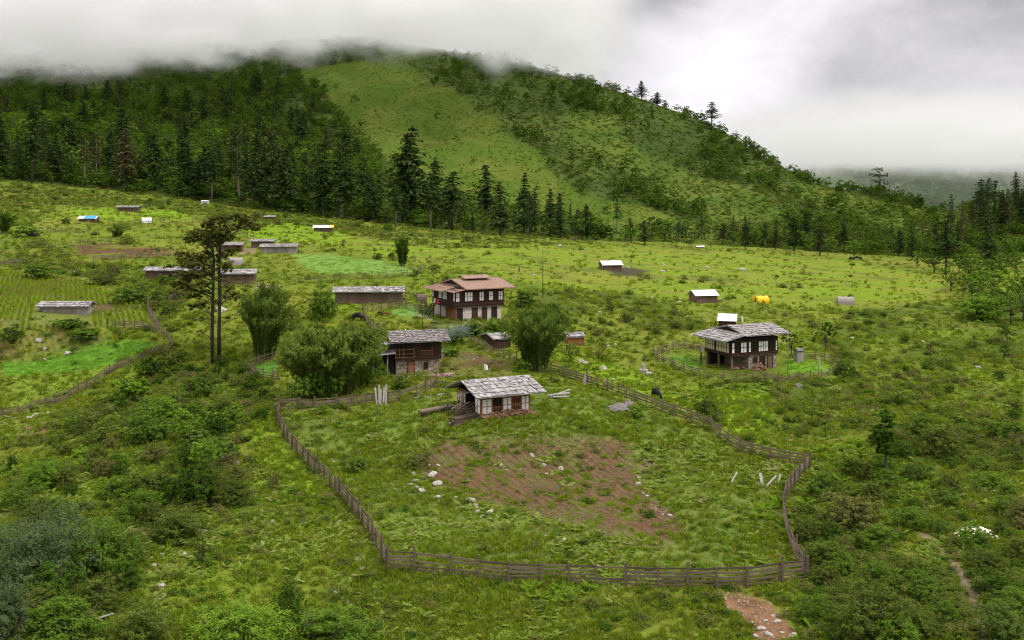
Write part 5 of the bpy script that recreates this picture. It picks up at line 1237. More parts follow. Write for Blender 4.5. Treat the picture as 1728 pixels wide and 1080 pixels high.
timber('plank_pile', 'loose grey planks lying in the grass left of the low hut', 'planks', [(702,672,3.2,20,3,.3),(706,670,3.4,22,3,.3),(722,668,2.4,10,3,.25),(735,667,1.6,-5,3,.3),(715,671,3.0,16,4,.2)], 'grey')
timber('fallen_log', 'big grey fallen log lying in the grass right of the low hut', 'log', [(926,668,2.6,8,5,.75),(930,671,2.2,-12,4,.6),(945,664,1.6,35,8,.3)], 'grey')
timber('hay_rack', 'small lattice rack leaning on the fence right of the low hut', 'rack', [(983,650,1.6,60,60,.07),(986,651,1.6,75,62,.07),(989,651,1.6,95,62,.07),(984,649,1.0,0,10,.06),(985,646,1.0,0,40,.06),(994,650,1.8,100,78,.1)], 'grey')
timber('edging_pole', 'long pale pole lying between the two garden plots left of the red roofed farmhouse', 'pole', [(633,546,6.8,12,1,.22)], 'grey')
timber('fallen_log', 'dark log lying on the slope below the cluster of grey bushes', 'log', [(150,1050,1.5,30,6,.2)], 'grey')
def pole(px, py, h, lab, r=.05, mat='grey', flag=None, name='pole', lean=(0, 0)):
    o = hit(px, py); T = empty(name, o, 0, label=lab, cat='flagpole' if flag else 'pole')
    mb = MB(); mb.tube([(0, 0, -.4), (lean[0]*.5, lean[1]*.5, h*.5), (lean[0], lean[1], h)], [r, r*.85, r*.6], 6); mb.build('shaft', BM[mat], T, smooth=True)
    if flag:
        fw, fz0, fz1, m = flag; mb = MB(); n = 6; vs = []
        for i in range(n+1):
            x = .04+fw*i/n; y = .1*math.sin(i*1.4); dr = -.12*fw*(i/n)**2
            vs += [(lean[0]*.9+x, y, fz0+dr), (lean[0]*.9+x, y, fz1+dr-.1*i/n), (lean[0]*.9+x, y+.012, fz0+dr), (lean[0]*.9+x, y+.012, fz1+dr-.1*i/n)]
        fs = []
        for i in range(n):
            a = i*4; b = a+4; fs += [(a, b, b+1, a+1), (a+2, a+3, b+3, b+2), (a+1, b+1, b+3, a+3), (a, a+2, b+2, b)]
        mb.add(vs, fs); mb.build('flag', BM[m], T)
    return T
pole(916, 502, 9.5, 'tall bare reddish pole on the meadow edge right of the red roofed farmhouse', .11, 'mid')
pole(714, 556, 5.4, 'thin dark pole rising between the garden and the dark farmhouse roof', .045, 'black', lean=(-.3, 0))
pole(1382, 641, 3.4, 'stout pale pole standing in the yard corner of the right hand farmhouse', .12, 'grey')
pole(1329, 630, 7.2, 'thin tall pale pole beside the right hand farmhouse', .05, 'grey', lean=(.1, 0))
pole(1251, 556, 2.7, 'short prayer flag pole behind the right hand farmhouse roof', .05, 'grey', (.32, 1.3, 2.4, 'white'), 'flagpole')
pole(817, 640, 2.2, 'white prayer flag on a pole behind the low hut', .04, 'grey', (.42, 1.25, 2.0, 'white'), 'flagpole')
pole(607, 560, 1.4, 'short white post in the brown garden', .07, 'white') if False else pole(684, 566, 1.0, 'short white post standing in the brown garden plot', .07, 'white')
pole(1017, 470, 1.0, 'short dark post in the meadow beyond the mud patch', .1, 'mid') if False else None
pole(876, 458, 1.5, 'short brown stump post on the meadow above the red roofed farmhouse', .22, 'mid')
pole(180, 552, 1.6, 'short leaning dark post at the foot of the planted rows', .1, 'black', lean=(.25, 0))

ROCKM = []
for k in range(9):
    mb = MB(); rockshape(mb, (0, 0, 0), .5, .42, .33, 2 if k > 4 else 1); ROCKM.append(mb.mesh('stone', BM['rock' if k < 5 else 'rockd']))
def rock(px, py, wpx, lab, cat='stone', grp=None, flat=1.0, dark=False, name='stone'):
    p = hit(px, py); w = wpx/F*p.y
    me = random.choice(ROCKM[5:] if dark else ROCKM[:5])
    return link(name, me, None, p+Vector((0, 0, w*.03*flat)), (random.uniform(-.3, .3), random.uniform(-.3, .3), random.uniform(0, 6.28)), (w, w, w*flat), label=lab, cat=cat, group=grp)
rock(1040, 692, 36, 'large grey boulder with a pointed top just behind the fence', 'boulder', flat=.8, dark=True, name='boulder')
rock(1058, 684, 26, 'large rounded boulder behind the pointed one near the fence', 'boulder', flat=.9, dark=True, name='boulder')
rock(373, 525, 26, 'flat pale rock on the slope right of the tall twin tree', 'rock', flat=.6, name='rock')
rock(1349, 652, 13, 'brown rock on the grass in front of the round yard fence', 'rock', dark=True, name='rock')
ln = [(712,830,17),(703,824,12),(693,818,8),(688,809,7),(700,812,12),(661,819,9),(667,826,7),(682,822,7),(699,842,7),(730,803,20),(740,786,8),(724,785,6),(738,818,19),(739,841,15),(770,841,9),(794,846,18),(802,853,10),(805,857,9),(806,864,12),(765,845,9),(826,867,18),(813,873,8),(840,875,6),(858,884,14),(874,890,4),(903,889,4),(921,905,6),(954,912,12),(697,800,10),(664,787,5),(684,788,7)]
for x, y, s_ in ln: rock(x, y, s_, 'pale stone in the curved line along the left edge of the ploughed plot', grp='stones along the left edge of the ploughed plot', flat=.85)
for x, y, s_ in [(897,768,8),(899,771,7),(845,786,9),(918,785,10),(922,800,6),(931,801,7),(946,791,12),(945,797,5),(855,793,6),(878,792,4)]: rock(x, y, s_, 'stone scattered inside the ploughed plot', grp='stones inside the ploughed plot', flat=.8)
for x, y, s_ in [(1076,767,9),(1088,776,7),(1079,806,10),(1078,818,16),(1085,832,7),(1092,838,9),(1094,845,9),(1107,858,6),(1119,868,6),(1131,870,9),(1100,852,5),(1082,770,6)]: rock(x, y, s_, 'pale stone in the row along the right edge of the ploughed plot', grp='stones along the right edge of the ploughed plot', flat=.75)
for x, y, s_ in [(1222,1010,10),(1268,1052,12),(1285,1062,16),(1298,1072,16),(1312,1050,14),(1320,1068,10),(1305,1040,10),(1342,1046,14),(1275,1074,12),(1340,1075,20),(1292,1048,9)]: rock(x, y, s_, 'pale stone on the bare orange earth bank below the fence', grp='stones on the bare earth bank', flat=.8)
for x, y, s_ in [(980,610,14),(990,614,14),(1018,622,16),(1034,641,10),(1020,643,8),(940,584,10),(1026,585,9),(1038,582,9),(1045,583,8),(954,588,7)]: rock(x, y, s_, 'grey stone on the grassy track behind the long winding fence', grp='stones on the grassy track', flat=.7)
for x, y, s_ in [(60,702,16),(48,706,12),(72,700,10),(30,706,10),(20,704,8),(80,697,7),(190,690,16),(164,696,8),(235,672,10),(278,674,9)]: rock(x, y, s_, 'grey stone on the slope under the long dark fence', grp='stones under the left fence', flat=.75)
for x, y, s_ in [(65,575,14),(115,597,14),(75,590,10),(130,571,8),(160,570,8),(127,460,8),(137,463,6),(75,607,8)]: rock(x, y, s_, 'stone heap at the edge of the left hand plots', grp='stones of the left hand plots', flat=.8)
for x, y, s_ in [(342,898,15),(441,918,16),(400,783,16),(275,935,10),(260,955,12),(238,1040,26),(500,978,9),(564,780,8),(312,935,12),(270,990,22),(215,850,9),(565,1000,10),(610,960,12),(460,880,10)]: rock(x, y, s_, 'pale rock showing through the undergrowth on the lower left slope', grp='rocks on the lower left slope', flat=.7)
for x, y, s_ in [(1060,451,9),(1195,452,8),(1252,455,12),(1261,462,5),(1120,447,7),(1330,490,5),(1118,458,10),(945,415,10),(1012,528,9),(1146,510,8),(1148,505,6),(1285,514,7),(1100,502,6),(866,465,9),(900,464,7),(1430,480,5),(1215,505,6),(1160,535,8),(1438,572,12),(1545,553,8),(1557,577,8),(1680,830,12),(1650,620,10),(1693,635,8),(1670,622,7),(1329,944,8),(1330,743,14),(1218,738,8)]: rock(x, y, s_, 'scattered stone on the open meadow slope', grp='stones scattered over the meadow', flat=.7)
for k in range(46):
    x = 742+random.gauss(0, 6); y = 596+random.gauss(0, 4.2); rock(x, y, random.uniform(4, 7), 'pale stone of the stone pile right of the dark farmhouse', grp='pile of pale stones beside the dark farmhouse', flat=.8)
for x, y, s_ in [(800,607,8),(806,604,6),(792,603,6),(812,600,5)]: rock(x, y, s_, 'grey stone in the brown garden right of the dark farmhouse', grp='stones in the brown garden', flat=.9, dark=True)
# small whitish shrine-like stone stand
o = hit(1086, 628); T = empty('stone_cairn', o, R(-20), label='small pale stepped stone cairn on the grass above the fence', cat='cairn')
mb = MB(); mb.box(-.6, .6, -.5, .5, -.3, .4, .05); mb.build('base', BM['rock'], T); mb = MB(); mb.box(-.2, .2, -.2, .2, .4, 1.15, .04); mb.build('pillar', BM['rock'], T); mb = MB(); mb.box(.6, 1.4, -1.1, -.3, -.3, .12, .06); mb.build('slab', BM['rock'], T)

# ---------------------------------------------------------------- cattle
def animal(px, py, L, lab, mat='fur', rz=0, graze=True, name='cow'):
    """L: body length; one skinned body standing or grazing, facing +x before turning"""
    o = hit(px, py); k = L/1.5
    V = [(0, 0, .98), (.35, 0, 1.0), (.75, 0, 1.02), (-.35, 0, .98), (-.72, 0, 1.02)]
    Rr = [(.38, .44), (.36, .42), (.29, .36), (.37, .42), (.28, .34)]; E = [(0, 1), (1, 2), (0, 3), (3, 4)]
    def add(par, p, r): V.append(p); Rr.append((r, r)); E.append((par, len(V)-1)); return len(V)-1
    if graze: n1 = add(2, (1.02, 0, .80), .17); n2 = add(n1, (1.2, 0, .45), .12); n3 = add(n2, (1.3, .0, .22), .11); n4 = add(n3, (1.4, 0, .06), .07)
    else: n1 = add(2, (1.05, 0, 1.22), .16); n2 = add(n1, (1.22, 0, 1.4), .13); n3 = add(n2, (1.42, 0, 1.32), .10); n4 = add(n3, (1.6, 0, 1.22), .07)
    for s in (-1, 1):
        e = add(n2, (V[n2][0]-.02, s*.2, V[n2][2]+.06), .035)
        h = add(n2, (V[n2][0]+.02, s*.14, V[n2][2]+.12), .03); add(h, (V[n2][0]+.05, s*.22, V[n2][2]+.28), .012)
        a = add(2, (.66, s*.17, .66), .12); b = add(a, (.68+.05*s, s*.17, .36), .07); c = add(b, (.66+.06*s, s*.17, .08), .05); add(c, (.70+.06*s, s*.17, .0), .055)
        a = add(4, (-.68, s*.17, .72), .15); b = add(a, (-.58, s*.17, .48), .085); c = add(b, (-.76-.05*s, s*.17, .34), .055); d = add(c, (-.74-.05*s, s*.17, .07), .045); add(d, (-.70-.05*s, s*.17, .0), .055)
    t = add(4, (-.95, 0, .98), .04); t = add(t, (-1.0, 0, .6), .03); add(t, (-.99, 0, .38), .045)
    me = bpy.data.meshes.new(name); me.from_pydata([Vector(v)*k for v in V], E, []); me.materials.append(BM[mat])
    ob = link(name, me, None, o, (0, 0, R(rz)), label=lab, cat='cow')
    sk = ob.modifiers.new('skin', 'SKIN'); sk.use_smooth_shade = True
    if not me.skin_vertices: me.skin_vertices.new()
    for i, d in enumerate(me.skin_vertices[0].data): d.radius = (Rr[i][0]*k, Rr[i][1]*k); d.use_root = (i == 0)
    ss = ob.modifiers.new('smooth', 'SUBSURF'); ss.levels = 1; ss.render_levels = 1
    return ob
animal(1107, 672, 1.35, 'black cow grazing on the grass behind the winding fence', rz=-62)
animal(603, 541, 1.4, 'black cow standing beside the wattle fence left of the garden', rz=-8)
animal(650, 533, .75, 'small red brown calf in the garden left of the red roofed farmhouse', 'roan', 10, name='calf')
animal(641, 532, .7, 'small black calf in the garden left of the red roofed farmhouse', 'fur', 175, name='calf')
for x, y, a, lb in ((1436, 439, 20, 'distant dark cow at the tree line, leftmost of the three'), (1446, 438, 160, 'distant dark cow at the tree line, middle of the three'), (1452, 439, 40, 'distant dark cow at the tree line, rightmost of the three')): animal(x, y, 1.4, lb, rz=a)
# ---------------------------------------------------------------- trees and bushes one can tell apart
g = np.random.default_rng(21)
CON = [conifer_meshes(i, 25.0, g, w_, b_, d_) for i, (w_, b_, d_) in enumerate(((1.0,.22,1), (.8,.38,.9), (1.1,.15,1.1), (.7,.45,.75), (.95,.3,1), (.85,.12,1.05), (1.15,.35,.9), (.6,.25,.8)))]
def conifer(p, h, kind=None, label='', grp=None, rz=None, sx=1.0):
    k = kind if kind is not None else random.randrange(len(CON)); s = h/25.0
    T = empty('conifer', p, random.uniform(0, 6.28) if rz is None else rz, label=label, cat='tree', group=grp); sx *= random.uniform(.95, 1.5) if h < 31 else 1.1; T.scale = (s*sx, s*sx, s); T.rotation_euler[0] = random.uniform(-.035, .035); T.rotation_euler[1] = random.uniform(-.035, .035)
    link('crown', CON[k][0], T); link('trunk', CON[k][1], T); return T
def at(px, py): return hit(px, py)
def forest(poly, n, h0, h1, lab, grp, y0=None, mind=9.0, kinds=None, x=None):
    xs = [p[0] for p in poly]; ys = [p[1] for p in poly]; got = []; tries = 0
    while len(got) < n and tries < 6:
        tries += 1; m = n*3; px = G.uniform(min(xs), max(xs), m); py = G.uniform(min(ys), max(ys), m); k = inpoly(poly, px, py); px, py = px[k], py[k]
        h = hits(px, py)
        for q in h:
            if len(got) >= n: break
            if all((q[0]-a[0])**2+(q[1]-a[1])**2 > mind**2 for a in got): got.append(q)
    for q in got: conifer(Vector(q), random.uniform(h0, h1), random.choice(kinds) if kinds else None, lab, grp)
    return got
forest([(-60,300),(0,170),(120,168),(250,178),(330,190),(450,230),(540,290),(600,330),(640,365),(400,348),(200,325),(0,304)], 88, 11, 28, 'dark ragged conifer of the dense forest at the left foot of the hill', 'conifers of the left hill forest', mind=11, kinds=[0,2,4,5,6,2])
forest([(330,180),(450,150),(540,200),(600,260),(650,315),(560,310),(440,240)], 22, 14, 24, 'dark conifer standing among the broadleaf woods on the left flank of the hill', 'conifers on the left flank', mind=14)
forest([(600,362),(700,368),(800,378),(900,388),(1000,400),(1000,406),(880,402),(760,396),(600,376)], 34, 9, 23, 'dark conifer in the belt of trees along the foot of the open grassy hillside', 'conifers along the foot of the grassy hillside', mind=8)
forest([(-60,306),(0,303),(200,323),(400,348),(600,376),(600,368),(400,338),(200,312),(0,296)], 34, 24, 34, 'tall conifer with a bare pale trunk at the front edge of the forest', 'front row conifers of the forest edge', mind=10, kinds=[1,3,6,0])
forest([(1600,395),(1650,368),(1728,338),(1850,315),(1850,385),(1728,400),(1640,402)], 64, 17, 28, 'dark conifer on the far spur at the right edge', 'conifers on the far right spur', mind=10)
forest([(1040,408),(1200,414),(1400,430),(1620,440),(1640,405),(1500,400),(1300,398),(1100,395)], 30, 7, 16, 'dark conifer in the mixed wood beyond the far edge of the meadow', 'conifers beyond the far meadow edge', mind=10)
for px, py, hp, k, lb in ((692,378,168,0,'tallest dark conifer, double topped, at the foot of the open grassy slope'), (680,376,150,4,'slim tall conifer just left of the tallest one'), (735,381,118,2,'broad dark conifer right of the tallest conifer'),
    (818,384,108,1,'thin dark conifer halfway along the forest foot'), (884,394,104,5,'pointed dark conifer near the middle of the forest foot'), (546,366,128,5,'dense dark conifer standing out of the forest edge left of centre'),
    (462,350,140,3,'tall conifer with a bare white trunk at the forest edge'), (990,405,62,2,'broad dark conifer at the right end of the forest belt'), (762,388,100,6,'ragged conifer behind the belt right of the tallest one'),
    (1258,421,58,5,'slim dark conifer left of the pair at the far meadow edge'), (1309,422,52,5,'dark cone shaped conifer, left of the close pair at the meadow edge'), (1340,423,60,2,'wide dark conifer, right of the close pair at the meadow edge'), (1384,431,68,5,'dense dark conifer column right of the close pair at the meadow edge'),
    (1088,413,42,2,'dark rounded conifer at the foot of the hill left of the flat topped pines'), (1596,462,92,6,'big layered conifer in the thicket at the right'), (1667,450,92,2,'broad dark conifer rising over the thicket near the right edge'), (1540,438,46,2,'small dark conifer left of the layered one in the right thicket'),
    (1041,395,60,3,'thin bare conifer at the foot of the open slope')):
    p = at(px, py); conifer(p, hp/F*p.y, k, lb)
for px, hp, k, lb in ((1083,34,0,'leftmost sparse conifer on the skyline where the ridge leaves the cloud'), (1109,24,2,'second sparse conifer on the skyline ridge'), (1201,42,6,'tall ragged conifer on the skyline halfway down the ridge')):
    d = float(_tab(CREST, px))-8; x = (px-CX)/F*d; z = gz(x, d); conifer(Vector((x, d, z)), hp/F*d, k, lb, sx=1.5)
def umbrella_pine(px, py, hp, lab, tiers, d=None, wide=.5, bare=.35):
    p = at(px, py) if d is None else Vector(((px-CX)/F*d, d, gz((px-CX)/F*d, d))); h = hp/F*p.y; lob = []
    for t in range(tiers):
        z = h*(bare+(1-bare)*(t+.5)/tiers); w = h*wide*(.55+.45*math.sin(2.2*(t+.8)/tiers))*random.uniform(.8, 1.1)
        for j in range(5):
            az = random.uniform(0, 6.28); lob.append(((math.cos(az)*w*.5, math.sin(az)*w*.5, z+random.uniform(-.02, .02)*h), (w*.42, w*.42, h*.075)))
    T = empty('pine', p, 0, label=lab, cat='tree'); cr_ = lobes_crown('crown', lob, 2600, .028*h+.15, LM['conifer'], g, .5, .8, .2); link('crown', cr_, T)
    mb = MB(); mb.tube([(0,0,-1), (.01*h,0,h*.5), (0,0,h)], [h*.016, h*.012, .05], 6)
    for c, r in lob[::2]: mb.tube([(0, 0, c[2]-.05*h), (c[0], c[1], c[2])], [h*.006, h*.003], 4)
    mb.build('trunk', BK['dark'], T)
umbrella_pine(1485, 349, 50, 'tiered umbrella topped tree alone on the low ridge', 3, d=float(_tab(CREST, 1485.))-12, wide=.42, bare=.42)
umbrella_pine(1141, 416, 40, 'wide layered dark pine, left of the two at the far meadow edge', 5, wide=.9, bare=.15)
umbrella_pine(1167, 418, 34, 'wide layered dark pine, right of the two at the far meadow edge', 4, wide=.75, bare=.2)
# broadleaf trees
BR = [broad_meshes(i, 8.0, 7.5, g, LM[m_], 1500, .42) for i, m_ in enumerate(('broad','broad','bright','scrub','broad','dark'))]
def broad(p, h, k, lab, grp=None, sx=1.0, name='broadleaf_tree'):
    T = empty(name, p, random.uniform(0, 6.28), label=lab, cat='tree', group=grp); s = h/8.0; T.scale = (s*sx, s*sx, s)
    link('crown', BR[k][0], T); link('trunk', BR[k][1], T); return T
def copse(poly, n, h0, h1, lab, grp, kinds, mind=4.0, sx=1.0):
    xs = [p[0] for p in poly]; ys = [p[1] for p in poly]; got = []
    m = n*8; px = G.uniform(min(xs), max(xs), m); py = G.uniform(min(ys), max(ys), m); k = inpoly(poly, px, py); h = hits(px[k], py[k])
    for q in h:
        if len(got) >= n: break
        if all((q[0]-a[0])**2+(q[1]-a[1])**2 > mind**2 for a in got): got.append(q); broad(Vector(q), random.uniform(h0, h1), random.choice(kinds), lab, grp, sx)
copse([(-40,305),(0,302),(200,323),(400,348),(600,374),(800,394),(1000,405),(1000,398),(800,385),(600,360),(400,335),(200,308),(0,288)], 66, 5, 10, 'rounded light green broadleaf tree at the front edge of the forest', 'broadleaf trees along the forest edge', [0,1,2,2,4], 6)
copse([(0,290),(0,220),(200,210),(400,230),(540,290),(640,350),(500,350),(200,310)], 84, 9, 17, 'tall broadleaf tree between the conifers of the left forest', 'broadleaf trees inside the left forest', [0,1,4,2], 9)
copse([(1050,405),(1200,412),(1400,425),(1600,435),(1640,400),(1560,385),(1400,385),(1250,395),(1100,395)], 74, 5, 11, 'broadleaf tree in the wood beyond the far meadow edge', 'broadleaf trees beyond the far meadow edge', [0,1,3,4,5], 7, 1.15)
copse([(1520,440),(1600,445),(1728,440),(1760,520),(1728,560),(1620,510),(1590,475)], 50, 3.5, 8, 'bushy tree of the thicket at the right edge of the meadow', 'bushy trees of the right thicket', [0,1,2,3,4,5], 5, 1.15)
for px, py, hp, k, lb, sx in ((350,338,26,2,'pale round tree in front of the dark forest',1.0), (1441,438,34,2,'yellow green spreading tree at the far end of the meadow',1.3),
    (370,335,14,2,'little round bush tree just right of the pale round tree',1.1), (1065,410,28,2,'yellow green tree beside the flat topped pines',1.2), (1503,347,18,5,'small leaning tree right of the umbrella topped tree on the ridge',.9),
    (1394,592,50,5,'dark leafy small tree with a bare stem behind the right hand farmhouse',.85), (1700,580,30,5,'small round dark tree on a thin stem at the right edge, upper one',1.1), (1695,612,34,5,'small dark tree on a thin stem at the right edge, lower one',.6), (1335,600,44,5,'dark green bush tree right behind the fenced farmhouse',.9), (1655,505,44,2,'bright bushy tree over the big bush at the right thicket',1.2),
    (962,612,34,3,'thin spreading small tree on the track right of the bamboo',1.0), (1010,606,20,3,'small olive bush tree beside the grassy track',1.3), (793,648,18,5,'small dark green shrub tree in the brown garden',.9)):
    p = at(px, py); broad(p, hp/F*p.y, k, lb, sx=sx)
# tall dark columnar tree at the lower right
p = at(1493, 812); T = empty('tree', p, 0, label='tall narrow dark leafed tree on the slope right of the field', cat='tree')
link('crown', lobes_crown('crown', [((.25,0,6.2),(.75,.7,.6)),((.35,.1,5.5),(.6,.6,.5)),((-.35,0,4.7),(1.0,1.0,.6)),((-.55,.1,3.8),(1.15,1.1,.6)),((.5,0,4.0),(.7,.7,.5)),((-.1,0,3.1),(.75,.7,.4)),((.4,-.2,2.6),(.4,.4,.3))], 8000, .2, LM['dark'], g, .55, .4, .3, 50, .34), T)
mb = MB(); mb.tube([(0,0,-.5),(.1,0,2.5),(0,0,5.8)], [.17,.12,.05], 6); mb.build('trunk', BK['dark'], T)
# the tall twin-stemmed tree
def twin_tree():
    p = at(364, 612); T = empty('twin_tree', p, 0, label='tall bare twin trunked tree with a flat umbrella crown left of the bamboo', cat='tree'); s = p.y/F
    H = 250*s; X = lambda px: (px-364)*s; Z = lambda py: (612-py)*s; lob = []
    top = [(330,392),(345,380),(362,372),(380,368),(398,367),(412,376),(338,402),(355,396),(375,388),(395,384),(320,405),(368,405),(385,400),(349,412),(422,383)]
    for x, y in top:
        for j in range(2): lob.append(((X(x)+random.uniform(-.4,.4), random.uniform(-3.0, 3.0), Z(y)), (1.35, 1.35, .55)))
    for x, y, r in [(303,432,1.0),(312,445,1.1),(328,440,1.2),(300,478,.7),(318,470,1.1),(335,460,1.1),(345,430,1.0),(350,478,.9),(392,425,.9),(388,445,.8),(385,486,.6),(330,500,.8),(345,515,.9),(324,520,.7),(385,505,.7),(398,498,.8),(352,538,.6),(405,470,.4),(340,560,.5),(382,540,.5),(310,460,.9),(380,398,1.0),(296,448,.6),(340,448,1.1),(352,462,1.0),(380,470,.8),(330,485,1.0),(372,432,.8),(342,495,.7),(376,455,.8),(312,482,.8),(390,492,.6),(365,510,.5)]:
        lob.append(((X(x), random.uniform(-2.2, 2.2), Z(y)), (r*1.65, r*1.6, r*.6)))
    link('crown', lobes_crown('crown', lob, 46000, .27, LM['umbrella'], g, .55, .9, .3, 40, .34), T)
    for dx, pts in ((0, [(359,612,0),(358,560,0),(359,500,.1),(361,440,0),(357,400,0)]), (1, [(368,612,.6),(368,560,.5),(369,500,.6),(368,440,.5),(371,400,.4),(375,385,.3)])):
        mb = MB(); n = len(pts); mb.tube([(X(a), c, Z(b)-(.6 if i == 0 else 0)) for i, (a, b, c) in enumerate(pts)], [.31-.18*i/(n-1) for i in range(n)], 8)
        mb.build('trunk', BK['sooty'], T, smooth=True)
    mb = MB()
    for c, r in lob:
        zb = max(1.0, c[2]-random.uniform(1.0, 2.6)); x0 = X(359 if c[0] < 0 else 369); ym = .2
        mb.tube([(x0, ym, min(zb, Z(392))), ((x0+c[0])*.5, (ym+c[1])*.5, (zb+c[2])*.5+.2), (c[0], c[1], c[2])], [.10, .06, .025], 4)
    mb.build('limbs', BK['dark'], T, kind='stuff')
twin_tree()
# bamboo
def bamboo(px, py, w, h, lab, n=110, leaves=95, lean=(0, 0), splay=1.0, mat='bamboo', size=.34):
    p = at(px, py); k = p.y/F; f, c = bamboo_meshes(w*k, h*k, g, n, leaves, lean, splay, size, mat)
    T = empty('bamboo_clump', p, 0, label=lab, cat='bamboo'); link('foliage', f, T); link('culms', c, T, kind='stuff')
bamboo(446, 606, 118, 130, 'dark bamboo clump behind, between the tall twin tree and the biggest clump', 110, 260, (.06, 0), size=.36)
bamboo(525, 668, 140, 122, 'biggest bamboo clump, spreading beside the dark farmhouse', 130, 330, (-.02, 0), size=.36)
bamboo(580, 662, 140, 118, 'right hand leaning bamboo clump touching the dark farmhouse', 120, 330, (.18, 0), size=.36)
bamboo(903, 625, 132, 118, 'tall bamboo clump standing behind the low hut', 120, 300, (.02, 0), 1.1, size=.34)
bamboo(679, 449, 34, 52, 'small fan shaped bamboo clump alone on the meadow', 60, 80, (0, 0), .9, 'dark', .42)
bamboo(198, 400, 44, 26, 'low bamboo tuft beside the small fenced plots at the upper left', 50, 60, (0, 0), 1.1, size=.5)
bamboo(8, 395, 40, 40, 'bamboo clump cut by the left edge of the view', 60, 60, (0, 0), 1.1, 'dark', .5)
# magnolia-like bushes under the bamboo
SH = {k: [shrub_mesh(4.0, 2.6, g, LM[k], n_, s_, 7, a_) for _ in range(3)] for k, n_, s_, a_ in (('scrub', 2800, .20, .4), ('broad', 2600, .24, .5), ('dark', 2800, .20, .5), ('bright', 2400, .25, .5), ('grey', 4200, .2, .4))}
BIG = {k: shrub_mesh(4.0, 2.6, g, LM[k], 8000, .15, 11, a_) for k, a_ in (('scrub', .4), ('broad', .5), ('dark', .5), ('bright', .5), ('grey', .35))}
HUGE = {'grey': shrub_mesh(4.0, 2.6, g, LM['grey'], 26000, .085, 14, .4), 'bright': shrub_mesh(4.0, 2.6, g, LM['bright'], 12000, .12, 12, .5)}
TW = [twig_mesh(4.0, 2.6, g) for _ in range(2)]
def shrub(px, py, wpx, hpx, kind, lab, grp=None, big=False, name='shrub'):
    src = HUGE[kind] if (big and wpx > 140 and kind in HUGE) else (BIG[kind] if big else random.choice(SH[kind]))
    p = at(px, py); k = p.y/F; T = empty(name, p-Vector((0, 0, .08)), random.uniform(0, 6.28), label=lab, cat='shrub', group=grp)
    T.scale = (wpx*k/4.0, wpx*k/4.0, hpx*k/2.45)
    link('foliage', src, T); link('stems', random.choice(TW), T, kind='stuff')
